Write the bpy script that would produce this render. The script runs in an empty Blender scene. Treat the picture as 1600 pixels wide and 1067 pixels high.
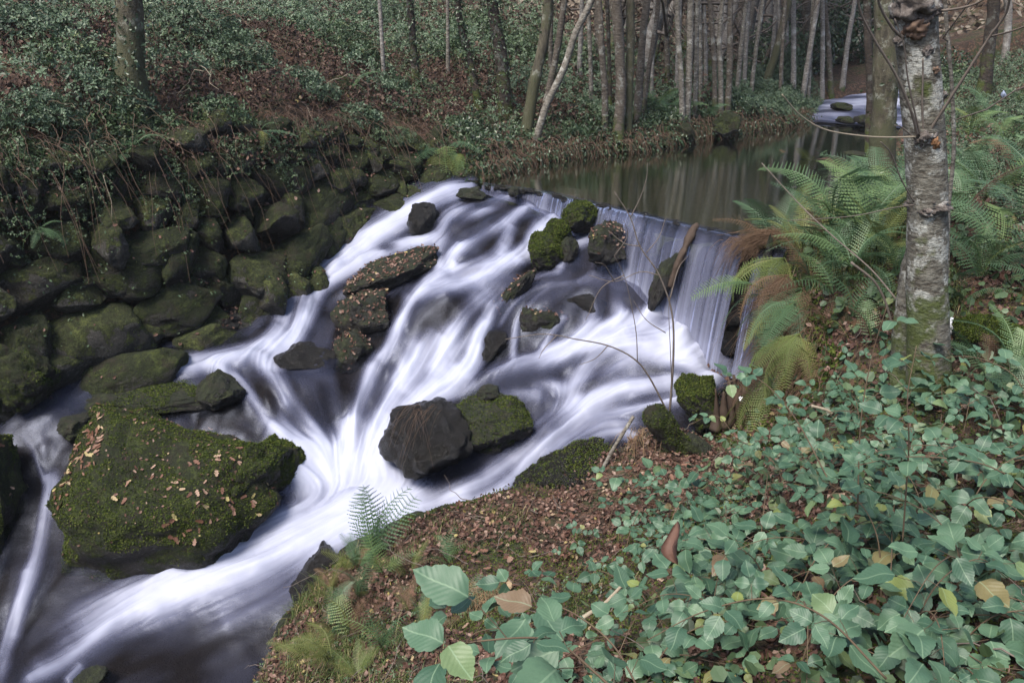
import bpy, bmesh, math, random
import numpy as np
from mathutils import Vector, Matrix
R = math.radians
rng = np.random.default_rng(7)
random.seed(7)
SC = bpy.context.scene
COL = SC.collection

# ------------------------------------------------------------------ camera, sky, sun, exposure
CAMZ, PITCH, FPX = 2.3, R(22), 1386.0
cam = bpy.data.objects.new('camera', bpy.data.cameras.new('camera'))
COL.objects.link(cam); SC.camera = cam
cam.location = (0, 0, CAMZ); cam.rotation_euler = (R(90) - PITCH, 0, 0)
cam.data.lens = 36 * FPX / 1600; cam.data.sensor_width = 36
cam.data.clip_start = .05; cam.data.clip_end = 600
W_ = bpy.data.worlds.new('World'); SC.world = W_; W_.use_nodes = True
nt = W_.node_tree; bg = nt.nodes['Background']
sky = nt.nodes.new('ShaderNodeTexSky'); sky.sky_type = 'NISHITA'; sky.sun_disc = False
SUN_EL, SUN_AZ = R(58), R(-140)          # azimuth from +Y, negative = towards -X
sky.sun_elevation = SUN_EL; sky.sun_rotation = SUN_AZ; sky.air_density = 1.0; sky.dust_density = 2.5; sky.ozone_density = 2.0
nt.links.new(sky.outputs[0], bg.inputs[0]); bg.inputs[1].default_value = .11
sd = bpy.data.lights.new('sun', 'SUN'); sd.energy = 2.2; sd.angle = R(24); sd.color = (1, .95, .86)
sun = bpy.data.objects.new('sun', sd); COL.objects.link(sun)
sun_dir = Vector((math.sin(SUN_AZ) * math.cos(SUN_EL), math.cos(SUN_AZ) * math.cos(SUN_EL), math.sin(SUN_EL)))
sun.rotation_euler = sun_dir.to_track_quat('Z', 'Y').to_euler()
vs = SC.view_settings; vs.view_transform = 'Standard'; vs.look = 'None'; vs.exposure = 1.55; vs.gamma = 1; vs.use_curve_mapping = False
SC.cycles.max_bounces = 6; SC.cycles.diffuse_bounces = 3; SC.cycles.glossy_bounces = 2; SC.cycles.transmission_bounces = 3
SC.cycles.transparent_max_bounces = 10; SC.cycles.use_denoising = True
SC.cycles.caustics_reflective = False; SC.cycles.caustics_refractive = False

# ------------------------------------------------------------------ reading the photograph: pixel + depth -> world point
SP, CP = math.sin(PITCH), math.cos(PITCH)
def ray(u, v):
    x = (u - 800) / FPX; y = -(v - 533.5) / FPX
    return x, CP + y * SP, -SP + y * CP
def PY(u, v, Y):
    x, dy, dz = ray(u, v); t = Y / dy
    return (x * t, Y, CAMZ + dz * t)
def PZ(u, v, z):
    x, dy, dz = ray(u, v); t = (z - CAMZ) / dz
    return (x * t, dy * t, z)
def proj(X, Y, Z):
    zc = Z - CAMZ; f = Y * CP - zc * SP; up = Y * SP + zc * CP
    f = np.maximum(f, .05)
    return 800 + FPX * X / f, 533.5 - FPX * up / f

# ------------------------------------------------------------------ numpy noise
def _hash(i, j, k):
    h = (i * 374761393 + j * 668265263 + k * 2147483647 + 1274126177) & 0xffffffff
    h = ((h ^ (h >> 13)) * 1274126177) & 0xffffffff
    return ((h ^ (h >> 16)) & 0xffff) / 32767.5 - 1
def vn(p):
    p = np.asarray(p, float); f = np.floor(p); i = f.astype(np.int64); w = p - f; w = w * w * (3 - 2 * w)
    x, y, z = i[..., 0], i[..., 1], i[..., 2]; a, b, c = w[..., 0], w[..., 1], w[..., 2]
    r = 0
    for dx in (0, 1):
        for dy in (0, 1):
            for dz in (0, 1):
                r = r + _hash(x + dx, y + dy, z + dz) * (a if dx else 1 - a) * (b if dy else 1 - b) * (c if dz else 1 - c)
    return r
def fbm(p, o=4, s=1.0, g=.5):
    r = 0; a = 1.; t = 0; p = np.asarray(p, float) * s
    for q in range(o):
        r = r + a * vn(p + q * 17.3); t += a; a *= g; p = p * 2.03
    return r / t
def fbm2(X, Y, o=4, s=1.0, sd=0., g=.5):
    return fbm(np.stack([X + sd, Y - sd, np.full_like(X, sd)], -1), o, s, g)

# ------------------------------------------------------------------ mesh helpers
def tag(o, label=None, cat=None, group=None, kind=None):
    if label: o['label'] = label
    if cat: o['category'] = cat
    if group: o['group'] = group
    if kind: o['kind'] = kind
    return o
def mesh_np(name, V, F, smooth=True, attrs=None, mat=None):
    """V (n,3), F list of arrays (m,k) with k corners each"""
    me = bpy.data.meshes.new(name)
    if not isinstance(F, (list, tuple)): F = [F]
    F = [np.asarray(f, np.int32) for f in F if len(f)]
    V = np.asarray(V, np.float32)
    me.vertices.add(len(V)); me.vertices.foreach_set('co', V.ravel())
    loops = np.concatenate([f.ravel() for f in F]); cnt = np.concatenate([np.full(len(f), f.shape[1], np.int32) for f in F])
    me.loops.add(len(loops)); me.loops.foreach_set('vertex_index', loops)
    me.polygons.add(len(cnt))
    st = np.zeros(len(cnt), np.int32); st[1:] = np.cumsum(cnt)[:-1]
    me.polygons.foreach_set('loop_start', st); me.polygons.foreach_set('loop_total', cnt)
    me.polygons.foreach_set('use_smooth', np.full(len(cnt), smooth, bool))
    for k, (dom, typ, arr) in (attrs or {}).items():
        a = me.attributes.new(k, typ, dom)
        a.data.foreach_set('vector' if typ == 'FLOAT_VECTOR' else 'value', np.asarray(arr, np.float32).ravel())
    me.update(calc_edges=True)
    if mat: me.materials.append(mat)
    return me
def link(name, me, parent=None, loc=None, rot=None, sc=None):
    o = bpy.data.objects.new(name, me); COL.objects.link(o)
    if parent is not None: o.parent = parent
    if loc is not None: o.location = loc
    if rot is not None: o.rotation_euler = rot
    if sc is not None: o.scale = sc if hasattr(sc, '__len__') else (sc, sc, sc)
    return o
def empty(name, loc, rz=0): return link(name, None, None, loc, (0, 0, rz))
def grid_faces(nx, ny):
    i = np.arange(nx * ny).reshape(ny, nx)
    return np.stack([i[:-1, :-1], i[:-1, 1:], i[1:, 1:], i[1:, :-1]], -1).reshape(-1, 4)
def tube_np(P, r, n=8, seed=0, rough=0., cap=True, flare=None):
    P = np.asarray(P, float); m = len(P); r = np.broadcast_to(np.asarray(r, float), (m,))
    T = np.gradient(P, axis=0); T /= np.linalg.norm(T, axis=1)[:, None] + 1e-9
    ref = np.array([0, 0, 1.]) if abs(T[:, 2]).mean() < .75 else np.array([1., 0, 0])
    A = np.cross(T, ref); A /= np.linalg.norm(A, axis=1)[:, None] + 1e-9; B = np.cross(T, A)
    th = np.linspace(0, 2 * np.pi, n, endpoint=False)
    rr = r[:, None] * np.ones((1, n))
    V = P[:, None] + rr[..., None] * (np.cos(th)[None, :, None] * A[:, None] + np.sin(th)[None, :, None] * B[:, None])
    if rough:
        nn = fbm(V / (r.max() * 1.2) + seed * 3.1, 3)
        V = P[:, None] + (V - P[:, None]) * (1 + rough * nn)[..., None]
    i = np.arange(m * n).reshape(m, n); j = np.roll(i, -1, 1)
    F = np.stack([i[:-1], j[:-1], j[1:], i[1:]], -1).reshape(-1, 4)
    V = V.reshape(-1, 3)
    T3 = []
    if cap:
        V = np.vstack([V, P[-1:], P[:1]]); e = m * n
        T3 = np.vstack([np.stack([i[-1], j[-1], np.full(n, e)], -1), np.stack([j[0], i[0], np.full(n, e + 1)], -1)])
    return V, F, T3
def join(parts):
    """parts: list of (V, quads, tris)"""
    Vs, Q, T = [], [], []; o = 0
    for V, q, t in parts:
        Vs.append(V)
        if len(q): Q.append(np.asarray(q) + o)
        if len(t): T.append(np.asarray(t) + o)
        o += len(V)
    F = []
    if Q: F.append(np.vstack(Q))
    if T: F.append(np.vstack(T))
    return np.vstack(Vs), F
def spline(pts, n):
    pts = np.asarray(pts, float); m = len(pts)
    if m == 2: return pts[0] + (pts[1] - pts[0]) * np.linspace(0, 1, n)[:, None]
    e = np.vstack([2 * pts[0] - pts[1], pts, 2 * pts[-1] - pts[-2]])
    t = np.linspace(0, m - 1 - 1e-9, n); i = t.astype(int); f = (t - i)[:, None]
    a, b, c, d = e[i], e[i + 1], e[i + 2], e[i + 3]
    return .5 * (2 * b + (c - a) * f + (2 * a - 5 * b + 4 * c - d) * f ** 2 + (3 * b - a - 3 * c + d) * f ** 3)

# ------------------------------------------------------------------ materials
class NB:
    def __init__(s, name):
        s.m = bpy.data.materials.new(name); s.m.use_nodes = True; s.t = s.m.node_tree
        s.p = s.t.nodes['Principled BSDF']; s.out = s.t.nodes['Material Output']
    def n(s, typ, **kw):
        x = s.t.nodes.new(typ)
        for k, v in kw.items(): setattr(x, k, v)
        return x
    def l(s, a, b): s.t.links.new(a, b)
    def set(s, x, i, v):
        if isinstance(v, bpy.types.NodeSocket): s.l(v, x.inputs[i])
        else: x.inputs[i].default_value = v
    def coord(s, kind='Object', scale=(1, 1, 1)):
        c = s.n('ShaderNodeTexCoord'); m = s.n('ShaderNodeMapping'); m.inputs['Scale'].default_value = scale
        s.l(c.outputs[kind], m.inputs[0]); return m.outputs[0]
    def world(s, scale=(1, 1, 1)):
        c = s.n('ShaderNodeNewGeometry'); m = s.n('ShaderNodeMapping'); m.inputs['Scale'].default_value = scale
        s.l(c.outputs['Position'], m.inputs[0]); return m.outputs[0]
    def noise(s, vec, scale, detail=4, rough=.6, dist=0.):
        x = s.n('ShaderNodeTexNoise'); s.l(vec, x.inputs['Vector']); x.inputs['Scale'].default_value = scale
        x.inputs['Detail'].default_value = detail; x.inputs['Roughness'].default_value = rough; x.inputs['Distortion'].default_value = dist
        return x.outputs['Fac']
    def voro(s, vec, scale, out='Distance', feature='F1'):
        x = s.n('ShaderNodeTexVoronoi', feature=feature); s.l(vec, x.inputs['Vector']); x.inputs['Scale'].default_value = scale
        return x.outputs[out]
    def ramp(s, f, stops, interp='LINEAR'):
        x = s.n('ShaderNodeValToRGB'); s.l(f, x.inputs[0]); e = x.color_ramp.elements; x.color_ramp.interpolation = interp
        while len(e) < len(stops): e.new(.5)
        for i, (p, c) in enumerate(stops):
            e[i].position = p; e[i].color = (*c, 1) if hasattr(c, '__len__') else (c, c, c, 1)
        return x.outputs[0]
    def mix(s, f, a, b, mode='MIX'):
        x = s.n('ShaderNodeMix', data_type='RGBA', blend_type=mode)
        s.set(x, 0, f)
        for i, v in ((6, a), (7, b)):
            if isinstance(v, bpy.types.NodeSocket): s.l(v, x.inputs[i])
            else: x.inputs[i].default_value = (*v, 1)
        return x.outputs[2]
    def math(s, op, a, b=0., c=0., clamp=False):
        x = s.n('ShaderNodeMath', operation=op, use_clamp=clamp)
        for i, v in enumerate((a, b, c)): s.set(x, i, v)
        return x.outputs[0]
    def attr(s, name, out='Fac'):
        x = s.n('ShaderNodeAttribute', attribute_name=name); return x.outputs[out]
    def rnd(s): return s.n('ShaderNodeObjectInfo').outputs['Random']
    def up(s):
        g = s.n('ShaderNodeNewGeometry'); x = s.n('ShaderNodeSeparateXYZ'); s.l(g.outputs['Normal'], x.inputs[0]); return x.outputs[2]
    def bump(s, h, strength=.5, dist=.02, prev=None):
        x = s.n('ShaderNodeBump'); x.inputs['Strength'].default_value = strength; x.inputs['Distance'].default_value = dist
        s.l(h, x.inputs['Height'])
        if prev is not None: s.l(prev, x.inputs['Normal'])
        return x.outputs[0]
    def fin(s, col=None, rough=None, normal=None, spec=None, **kw):
        p = s.p
        if col is not None:
            if isinstance(col, bpy.types.NodeSocket): s.l(col, p.inputs['Base Color'])
            else: p.inputs['Base Color'].default_value = (*col, 1)
        if rough is not None: s.set(p, 'Roughness', rough)
        if normal is not None: s.l(normal, p.inputs['Normal'])
        if spec is not None: s.set(p, 'Specular IOR Level', spec)
        for k, v in kw.items(): s.set(p, k, v)
        return s.m

def m_rock(name, base, base2, moss, moss2, amount, rough=.5, wet=False):
    b = NB(name); P = b.world()
    n1 = b.noise(P, 3.5, 5, .65); n2 = b.noise(P, 22, 4, .7); n3 = b.noise(P, 110, 3, .7)
    col = b.mix(b.ramp(n1, [(.35, 0.), (.65, 1.)]), base, base2)
    col = b.mix(b.ramp(n2, [(.5, 0.), (.72, .6)]), col, tuple(c * .45 for c in base))
    lich = b.ramp(b.noise(P, 12, 5, .8), [(.57, 0.), (.64, .6)])
    col = b.mix(lich, col, (.16, .16, .14) if not wet else (.032, .031, .028))
    mc = b.mix(b.ramp(n2, [(.3, 0.), (.7, 1.)]), moss, moss2)
    mc = b.mix(b.ramp(n3, [(.35, 0.), (.7, 1.)]), b.mix(.7, mc, (.004, .006, .002)), mc)
    mc = b.mix(b.ramp(b.noise(P, 7, 5, .75), [(.5, 0.), (.66, .7)]), mc, tuple(min(.3, k * 2.1) for k in moss2))
    mc = b.mix(b.ramp(b.noise(P, 5, 4, .7, 1.), [(.52, 0.), (.64, .75)]), mc, (.035, .026, .016))
    up = b.up()
    f = b.math('ADD', b.math('MULTIPLY', up, .45), b.math('ADD', b.math('MULTIPLY', n1, 1.3), b.math('MULTIPLY', n2, .5)))
    f = b.ramp(f, [(1.32 - amount, 0.), (1.45 - amount, 1.)] if amount < .4 else [(max(0, 1.3 - amount), 0.), (1.45 - amount, 1.)])
    col = b.mix(f, col, mc)
    n5 = b.noise(P, 48, 5, .75); col = b.mix(b.ramp(n5, [(.38, .75), (.6, 0.)]), col, b.mix(.8, col, (.006, .006, .004)))
    h = b.math('ADD', b.math('MULTIPLY', n2, 1.), b.math('ADD', b.math('MULTIPLY', n3, .3), b.math('MULTIPLY', n5, .6)))
    nm = b.bump(h, 1., .07)
    nm = b.bump(b.noise(P, 320, 2, .6), .6, .006, nm)
    r = b.mix(f, (rough,) * 3, (.95,) * 3)
    return b.fin(col, r, nm, spec=.5 if wet else .35)

MAT = {}
MAT['boulder'] = m_rock('mossy boulder', (.045, .037, .03), (.028, .025, .02), (.024, .034, .007), (.046, .057, .012), .55, .5)
MAT['wallstone'] = m_rock('wall stone', (.085, .076, .064), (.040, .036, .030), (.040, .052, .014), (.076, .088, .022), .38, .7)
MAT['wet'] = m_rock('wet rock', (.010, .008, .007), (.017, .013, .010), (.010, .015, .004), (.017, .021, .006), .26, .24, True)
MAT['wetdry'] = m_rock('damp rock', (.016, .013, .010), (.028, .021, .015), (.014, .022, .005), (.028, .034, .008), .36, .42, True)

def m_ground():
    b = NB('forest soil'); P = b.world()
    n1 = b.noise(P, 1.4, 5, .6); n2 = b.noise(P, 14, 5, .7); n3 = b.noise(P, 70, 3, .7)
    c = b.mix(n2, (.022, .015, .010), (.060, .038, .024))
    c = b.mix(b.ramp(n1, [(.48, 0.), (.6, .8)]), c, (.028, .042, .012))
    v = b.voro(P, 26, 'Color'); vr = b.n('ShaderNodeSeparateColor'); b.l(v, vr.inputs[0])
    c = b.mix(b.ramp(vr.outputs[0], [(.6, 0.), (.62, .65)]), c, b.mix(vr.outputs[1], (.10, .045, .025), (.14, .085, .055)))
    wet = b.attr('wet'); pb = b.attr('pondbed'); c = b.mix(pb, c, b.mix(n2, (.05, .055, .03), (.14, .125, .075)))
    c = b.mix(wet, c, b.mix(n2, (.012, .010, .008), (.032, .023, .016)))
    nm = b.bump(b.math('ADD', n2, b.math('MULTIPLY', n3, .5)), .9, .05)
    r = b.mix(wet, (.9,) * 3, (.42,) * 3)
    return b.fin(c, r, nm, spec=.3)
MAT['ground'] = m_ground()

def m_water():
    """foamy silky water: attribute foam drives white aerated water over clear dark water"""
    b = NB('cascade water')
    foam = b.attr('foam'); clear = b.attr('clear')
    p = b.p
    c = b.mix(b.ramp(foam, [(.15, 0.), (.85, 1.)]), (.155, .165, .27), (.335, .35, .44))
    b.l(c, p.inputs['Base Color']); p.inputs['Roughness'].default_value = .55
    p.inputs['Specular IOR Level'].default_value = .3
    P = b.world()
    rip = b.bump(b.noise(P, 9, 3, .5), .25, .02)
    g = b.n('ShaderNodeBsdfGlossy'); g.inputs['Roughness'].default_value = .34; g.inputs['Color'].default_value = (.72, .78, 1, 1); b.l(rip, g.inputs['Normal'])
    tr = b.n('ShaderNodeBsdfTransparent'); tr.inputs['Color'].default_value = (.60, .60, .64, 1)
    fr = b.n('ShaderNodeFresnel'); fr.inputs['IOR'].default_value = 1.36; b.l(rip, fr.inputs['Normal'])
    m1 = b.n('ShaderNodeMixShader'); b.l(b.math('MULTIPLY', fr.outputs[0], clear), m1.inputs[0]); b.l(tr.outputs[0], m1.inputs[1]); b.l(g.outputs[0], m1.inputs[2])
    m2 = b.n('ShaderNodeMixShader'); b.l(foam, m2.inputs[0]); b.l(m1.outputs[0], m2.inputs[1]); b.l(p.outputs[0], m2.inputs[2])
    b.l(m2.outputs[0], b.out.inputs[0])
    return b.m
MAT['water'] = m_water()
def m_pond():
    b = NB('pond water'); P = b.world((1, 1, 1))
    w1 = b.noise(b.world((1.2, 5, 1)), 2.2, 3, .5); w2 = b.noise(b.world((4, 12, 1)), 4, 2, .5)
    nm = b.bump(b.math('ADD', w1, b.math('MULTIPLY', w2, .35)), .05, .03)
    g = b.n('ShaderNodeBsdfGlossy'); g.inputs['Roughness'].default_value = .05; b.l(nm, g.inputs['Normal'])
    tr = b.n('ShaderNodeBsdfTransparent'); tr.inputs['Color'].default_value = (.56, .66, .50, 1)
    fr = b.n('ShaderNodeFresnel'); fr.inputs['IOR'].default_value = 1.5; b.l(nm, fr.inputs['Normal'])
    m1 = b.n('ShaderNodeMixShader'); b.l(b.math('ADD', b.math('MULTIPLY', fr.outputs[0], 1.8), .12, clamp=True), m1.inputs[0]); b.l(tr.outputs[0], m1.inputs[1]); b.l(g.outputs[0], m1.inputs[2])
    b.l(m1.outputs[0], b.out.inputs[0]); return b.m
MAT['pond'] = m_pond()

# ------------------------------------------------------------------ surfaces from control points
def rbf(C, smooth=1e-3, c=.12):
    C = np.asarray(C, float); X = C[:, :2]
    D = np.sqrt(((X[:, None] - X[None]) ** 2).sum(-1) + c * c)
    A = -D + smooth * np.eye(len(C)); n = len(C)
    M = np.zeros((n + 3, n + 3)); M[:n, :n] = A; M[:n, n] = 1; M[:n, n + 1:] = X; M[n, :n] = 1; M[n + 1:, :n] = X.T
    w = np.linalg.solve(M, np.concatenate([C[:, 2], [0, 0, 0]]))
    def f(x, y):
        s = x.shape; x = x.ravel(); y = y.ravel(); r = np.full(len(x), w[n]) + w[n + 1] * x + w[n + 2] * y
        for k in range(n): r -= w[k] * np.sqrt((x - X[k, 0]) ** 2 + (y - X[k, 1]) ** 2 + c * c)
        return r.reshape(s)
    return f
def sdf(poly, X, Y):
    """signed distance to polygon, positive inside"""
    p = np.asarray(poly, float); q = np.roll(p, -1, 0); d = np.full(X.shape, 1e9); ins = np.zeros(X.shape, bool)
    for (ax, ay), (bx, by) in zip(p, q):
        ex, ey = bx - ax, by - ay; t = np.clip(((X - ax) * ex + (Y - ay) * ey) / (ex * ex + ey * ey + 1e-12), 0, 1)
        d = np.minimum(d, (X - ax - t * ex) ** 2 + (Y - ay - t * ey) ** 2)
        c = ((ay > Y) != (by > Y)) & (X < (bx - ax) * (Y - ay) / (by - ay + 1e-12) + ax); ins ^= c
    return np.where(ins, 1, -1) * np.sqrt(d)

WP = [PY(*a) for a in [
    (700, 330, 10.3), (760, 330, 10.15), (830, 330, 10.1), (700, 380, 9.75), (760, 380, 9.65), (830, 380, 9.6), (600, 375, 10.35), (640, 430, 9.45), (700, 430, 9.25),
    (780, 430, 9.2), (860, 430, 9.2), (920, 430, 9.2), (540, 480, 9.3), (620, 500, 8.85), (700, 500, 8.7), (780, 500, 8.7), (860, 500, 8.7), (940, 500, 8.65), (1000, 520, 8.5),
    (1060, 545, 8.3), (1115, 585, 8.0), (560, 580, 8.3), (640, 580, 8.25), (720, 580, 8.25), (800, 580, 8.3), (880, 580, 8.3), (960, 590, 8.15), (1040, 605, 8.0), (1090, 640, 7.75),
    (520, 650, 7.85), (600, 660, 7.8), (680, 670, 7.7), (780, 660, 7.75), (880, 660, 7.75), (980, 660, 7.65), (560, 740, 7.3), (640, 750, 7.2), (720, 760, 7.1), (800, 740, 7.25), (900, 740, 7.15), (960, 720, 7.3),
    (480, 790, 7.0), (560, 800, 6.9), (640, 810, 6.85), (720, 790, 6.95), (400, 850, 6.6), (480, 870, 6.45), (300, 900, 6.3), (400, 940, 6.05), (200, 950, 6.0), (300, 1010, 5.7), (100, 1020, 5.6),
    (200, 1060, 5.35), (0, 1060, 5.3), (430, 1040, 5.6), (470, 960, 5.95), (80, 740, 7.1), (70, 800, 6.75), (55, 850, 6.5), (35, 920, 6.1), (15, 1000, 5.7)]]
CREST = np.array([PZ(u, v, 0)[:2] for u, v in [(752, 287), (850, 300), (950, 322), (1060, 347), (1172, 371)]])
OUTN = np.array([-.69, -.72])
FOOT_D = [.04, .10, .20, .30, .40]
FOOT_Z = [-.06, -.17, -.42, -.88, -1.38]
WP += [(CREST[i][0] + OUTN[0] * FOOT_D[i], CREST[i][1] + OUTN[1] * FOOT_D[i], FOOT_Z[i]) for i in range(5)]
WP += [(2.45, 7.95, -1.33), (-.9, 10.85, -.12), (-1.18, 10.7, -.3), (-1.7, 10.45, -.5), (-2.24, 9.93, -.8), (-2.5, 8.8, -1.15), (-3.25, 8.3, -1.3), (-4.2, 7.7, -1.42), (-4.6, 7.4, -1.55),
       (-2.2, 8.0, -1.4), (-1.97, 7.6, -1.75), (-1.7, 7.35, -2.0), (-6, 4.5, -3.0), (-5, 3, -3.1), (-3, 3.5, -2.9), (-7, 5.5, -2.9), (-6, 6.5, -2.2)]
Wf0 = rbf(WP, 2e-3)
CHAN = [(-.35, 11.15), (-1.1, 11.35), (-1.85, 11.0), (-2.75, 9.5), (-3.5, 8.8), (-4.7, 7.9), (-6, 6.7), (-8, 5), (-8, 1.5), (-5, 1.5), (-3.2, 2.5), (-2.2, 4.0), (-1.95, 5.0), (-1.85, 5.6), (-1.7, 6.1),
        (-1.15, 6.55), (-.6, 6.72), (0, 6.85), (.35, 6.95), (.9, 7.05), (1.25, 7.4), (1.75, 7.35), (2.1, 7.5), (2.5, 7.95), (2.6, 8.25), (2.25, 8.45)] + [tuple(c) for c in CREST[::-1]]
POND = [tuple(c) for c in CREST] + [(2.35, 8.38), (2.7, 8.3), (3.5, 9.35), (5.0, 11.8), (6.1, 14.2), (6.8, 15.9), (5.2, 16.3), (4.5, 15.5), (3.0, 14.3), (1.9, 13.25), (.27, 12.45), (-.4, 11.3)]
RAP = [(5.85, 15.7, .0), (6.35, 16.7, .06), (6.95, 17.5, .13), (8.0, 18.2, .20), (10, 19, .28), (12, 19.8, .36)]

# water bumps where the current rides over sunken rocks  (u, v, ru, rv, rot deg, height, how much of the white it clears)
HOLES = [(690, 483, 62, 30, -8, .10, .9), (505, 622, 62, 38, 5, .12, .95), (758, 380, 34, 22, -35, .07, .8), (716, 358, 36, 20, -38, .08, .85), (783, 319, 42, 8, -5, .04, .8), (846, 487, 42, 36, -30, .10, .9),
         (925, 462, 42, 22, -10, .08, .8), (805, 592, 68, 22, -12, .14, .8), (606, 389, 16, 9, 0, .04, .8), (850, 672, 50, 16, -30, .06, .6), (470, 470, 20, 34, 10, .05, .6), (880, 440, 60, 14, -20, .05, .75), (790, 445, 34, 26, -50, .05, .7),
         (425, 600, 30, 20, 20, .06, .5), (900, 700, 40, 12, -35, .05, .6), (985, 470, 18, 16, 0, .03, .5), (720, 408, 26, 8, 0, .03, .3), (820, 350, 22, 12, -20, .03, .5), (900, 350, 14, 12, 0, .0, .4), (340, 640, 60, 26, 35, .05, .7),
         (720, 700, 120, 36, -20, .0, .4), (860, 800, 60, 60, 0, 0, .5), (955, 452, 22, 34, 0, .05, .7), (1000, 452, 16, 30, 10, .04, .7), (935, 598, 60, 10, -22, .04, .6), (1010, 650, 46, 10, -10, .04, .5), (840, 738, 50, 9, -35, .04, .7), (910, 560, 50, 9, -25, .04, .6), (650, 520, 16, 44, 25, .05, .5), (600, 600, 12, 50, 20, .05, .5), (590, 350, 26, 8, -20, .03, .5), (820, 420, 34, 9, -15, .05, .7), (740, 425, 30, 8, -10, .04, .5), (560, 700, 10, 30, 10, .04, .4), (1060, 585, 40, 8, 8, .04, .5), (420, 640, 12, 30, -30, .05, .7), (60, 652, 80, 34, 0, 0, .85), (500, 560, 20, 30, 0, .05, .5)]
def ell(U, V, h):
    u, v, ru, rv, a = h[:5]; a = R(a); du, dv = U - u, V - v
    x = (du * math.cos(a) + dv * math.sin(a)) / ru; y = (-du * math.sin(a) + dv * math.cos(a)) / rv
    return x * x + y * y
def Wf(X, Y):
    z = Wf0(X, Y); U, V = proj(X, Y, z)
    for h in HOLES:
        if h[5]: z = z + h[5] * np.exp(-ell(U, V, h) * 1.2)
    flat = np.exp(-(((X + 1.3) / 1.1) ** 2 + ((Y - 7.0) / .6) ** 2))
    steps = fbm2(X, Y, 3, 1.9, 3.) * .11 * (1 - flat) * np.clip((Y - 6.6) / .6, .25, 1) * np.clip((10.9 - Y) / .8, .1, 1)
    return z + steps

# land
L = [(5.1, 16.5, .12), (5.7, 17.6, .2), (6.2, 19, .35), (6.7, 22, .55), (4.5, 15.7, .12), (3, 14.5, .12), (1.9, 13.45, .12), (.27, 12.65, .12), (-.45, 11.5, .14),
     (-.6, 13, .45), (1, 14.3, .5), (2.5, 15.2, .5), (4, 17, .6), (5, 19, .7), (0, 17, .95), (3, 19, 1.0), (0, 20, 1.3), (3, 22, 1.4), (5, 27, 1.8), (-2, 28, 2.5), (3, 32, 2.9), (6, 38, 3.5),
     (0, 45, 6), (-15, 30, 5), (-10, 20, 2.6), (-20, 12, 3.8), (-12, 8, 2), (-40, 20, 12), (-20, 60, 14), (10, 60, 10), (14, 60, 9), (0, 90, 24), (-60, 60, 30), (40, 90, 26), (90, 40, 30), (60, 10, 16), (-70, -10, 20), (0, -60, 10), (50, -50, 14), (-50, -50, 8),
     (2.85, 8.35, .12), (3.65, 9.25, .1), (5.15, 11.7, .1), (6.3, 14.1, .12), (7.0, 16, .2), (7.6, 17.5, .35), (8.1, 19.5, .5), (8.6, 23, .75), (4.2, 8.6, .3), (5.8, 11, .35), (7.2, 13.5, .45), (8.4, 16, .7), (10, 20, 1.2),
     (6, 6, .5), (8, 8, .8), (9, 12, 1.05), (12, 16, 1.8), (14, 24, 2.6), (12, 34, 4), (9, 40, 3.2), (20, 10, 2.6), (25, 25, 6), (9, 3, .9), (15, 3, 1.8), (11, 27, 1.6), (5, 32, 2.0), (6.6, 27, 1.0), (9.8, 27, 1.1),
     (2.62, 8.15, .08), (2.5, 7.4, 0), (2.48, 6.8, -.1), (2.5, 6.1, -.3), (2.7, 5.5, -.25), (3.3, 6.5, .0), (3.4, 5.2, -.1), (2.2, 3.7, -.15), (3.5, 3.5, .1), (4.5, 5, .3), (2.25, 7.4, -1.35), (2.05, 6.95, -1.45),
     (2.2, 6.3, -1.0), (2.0, 5.6, -.85), (1.4, 6.0, -1.35), (1.2, 4.7, -1.0), (1.7, 4.7, -.6), (.6, 6.3, -1.7), (1.2, 6.8, -1.5), (1.5, 7.15, -1.5), (0, 6.5, -1.8), (-.6, 6.4, -1.93), (-1.1, 6.25, -2.05), (-1.5, 5.9, -2.15),
     (-1.6, 5.4, -2.2), (-1.5, 5.0, -2.1), (-1.7, 4.4, -2.3), (-1.0, 5.6, -1.92), (-.4, 5.0, -1.7), (.4, 5.2, -1.58), (-.3, 3.5, -1.1), (.6, 3.8, -.9), (-1.2, 3.6, -1.6), (-2.2, 3.5, -2.4), (1.1, 2.5, -.2), (0, 2.4, -.5), (-1, 2.4, -1),
     (2, 1.5, .4), (0, 1, .4), (0, 0, .6), (-1.5, 1, -.3), (1.5, 0, .7), (0, -3, .8), (-3, 1, -1.5), (-3, -1, -.8), (5, 0, 1), (5, 2, .6), (0, -20, 3), (-20, -10, 2), (15, -10, 3), (-6, 0, -1.8), (-9, 0, 0), (-10, 4, 1.0)]
WTOP = np.array([(-10.5, 3.6, 1.1), (-7.2, 6.6, .9), (-4.95, 8.3, .82), (-3.65, 9.4, .80), (-2.95, 10.35, .76), (-2.2, 11.45, .68), (-1.1, 12.0, .42), (-.5, 11.95, .2)])
WBASE = np.array([(-9.9, 3.0, -2.9), (-6.6, 6.1, -2.3), (-4.65, 7.8, -1.55), (-3.4, 8.7, -1.3), (-2.7, 9.45, -1.1), (-1.95, 10.85, -.55), (-1.1, 11.35, -.25), (-.45, 11.35, -.05)])
WN = np.array([-.66, .75])
for t in WTOP[:-1]:
    for o, dz in ((.15, -.02), (1, .35), (2, .85), (3.5, 1.0), (8, 1.45)):
        L.append((t[0] + WN[0] * o, t[1] + WN[1] * o, t[2] + dz))
def _seg(a, n):
    i = np.linspace(0, len(a) - 1, n); k = np.minimum(i.astype(int), len(a) - 2); f = (i - k)[:, None]; return a[k] * (1 - f) + a[k + 1] * f
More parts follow.
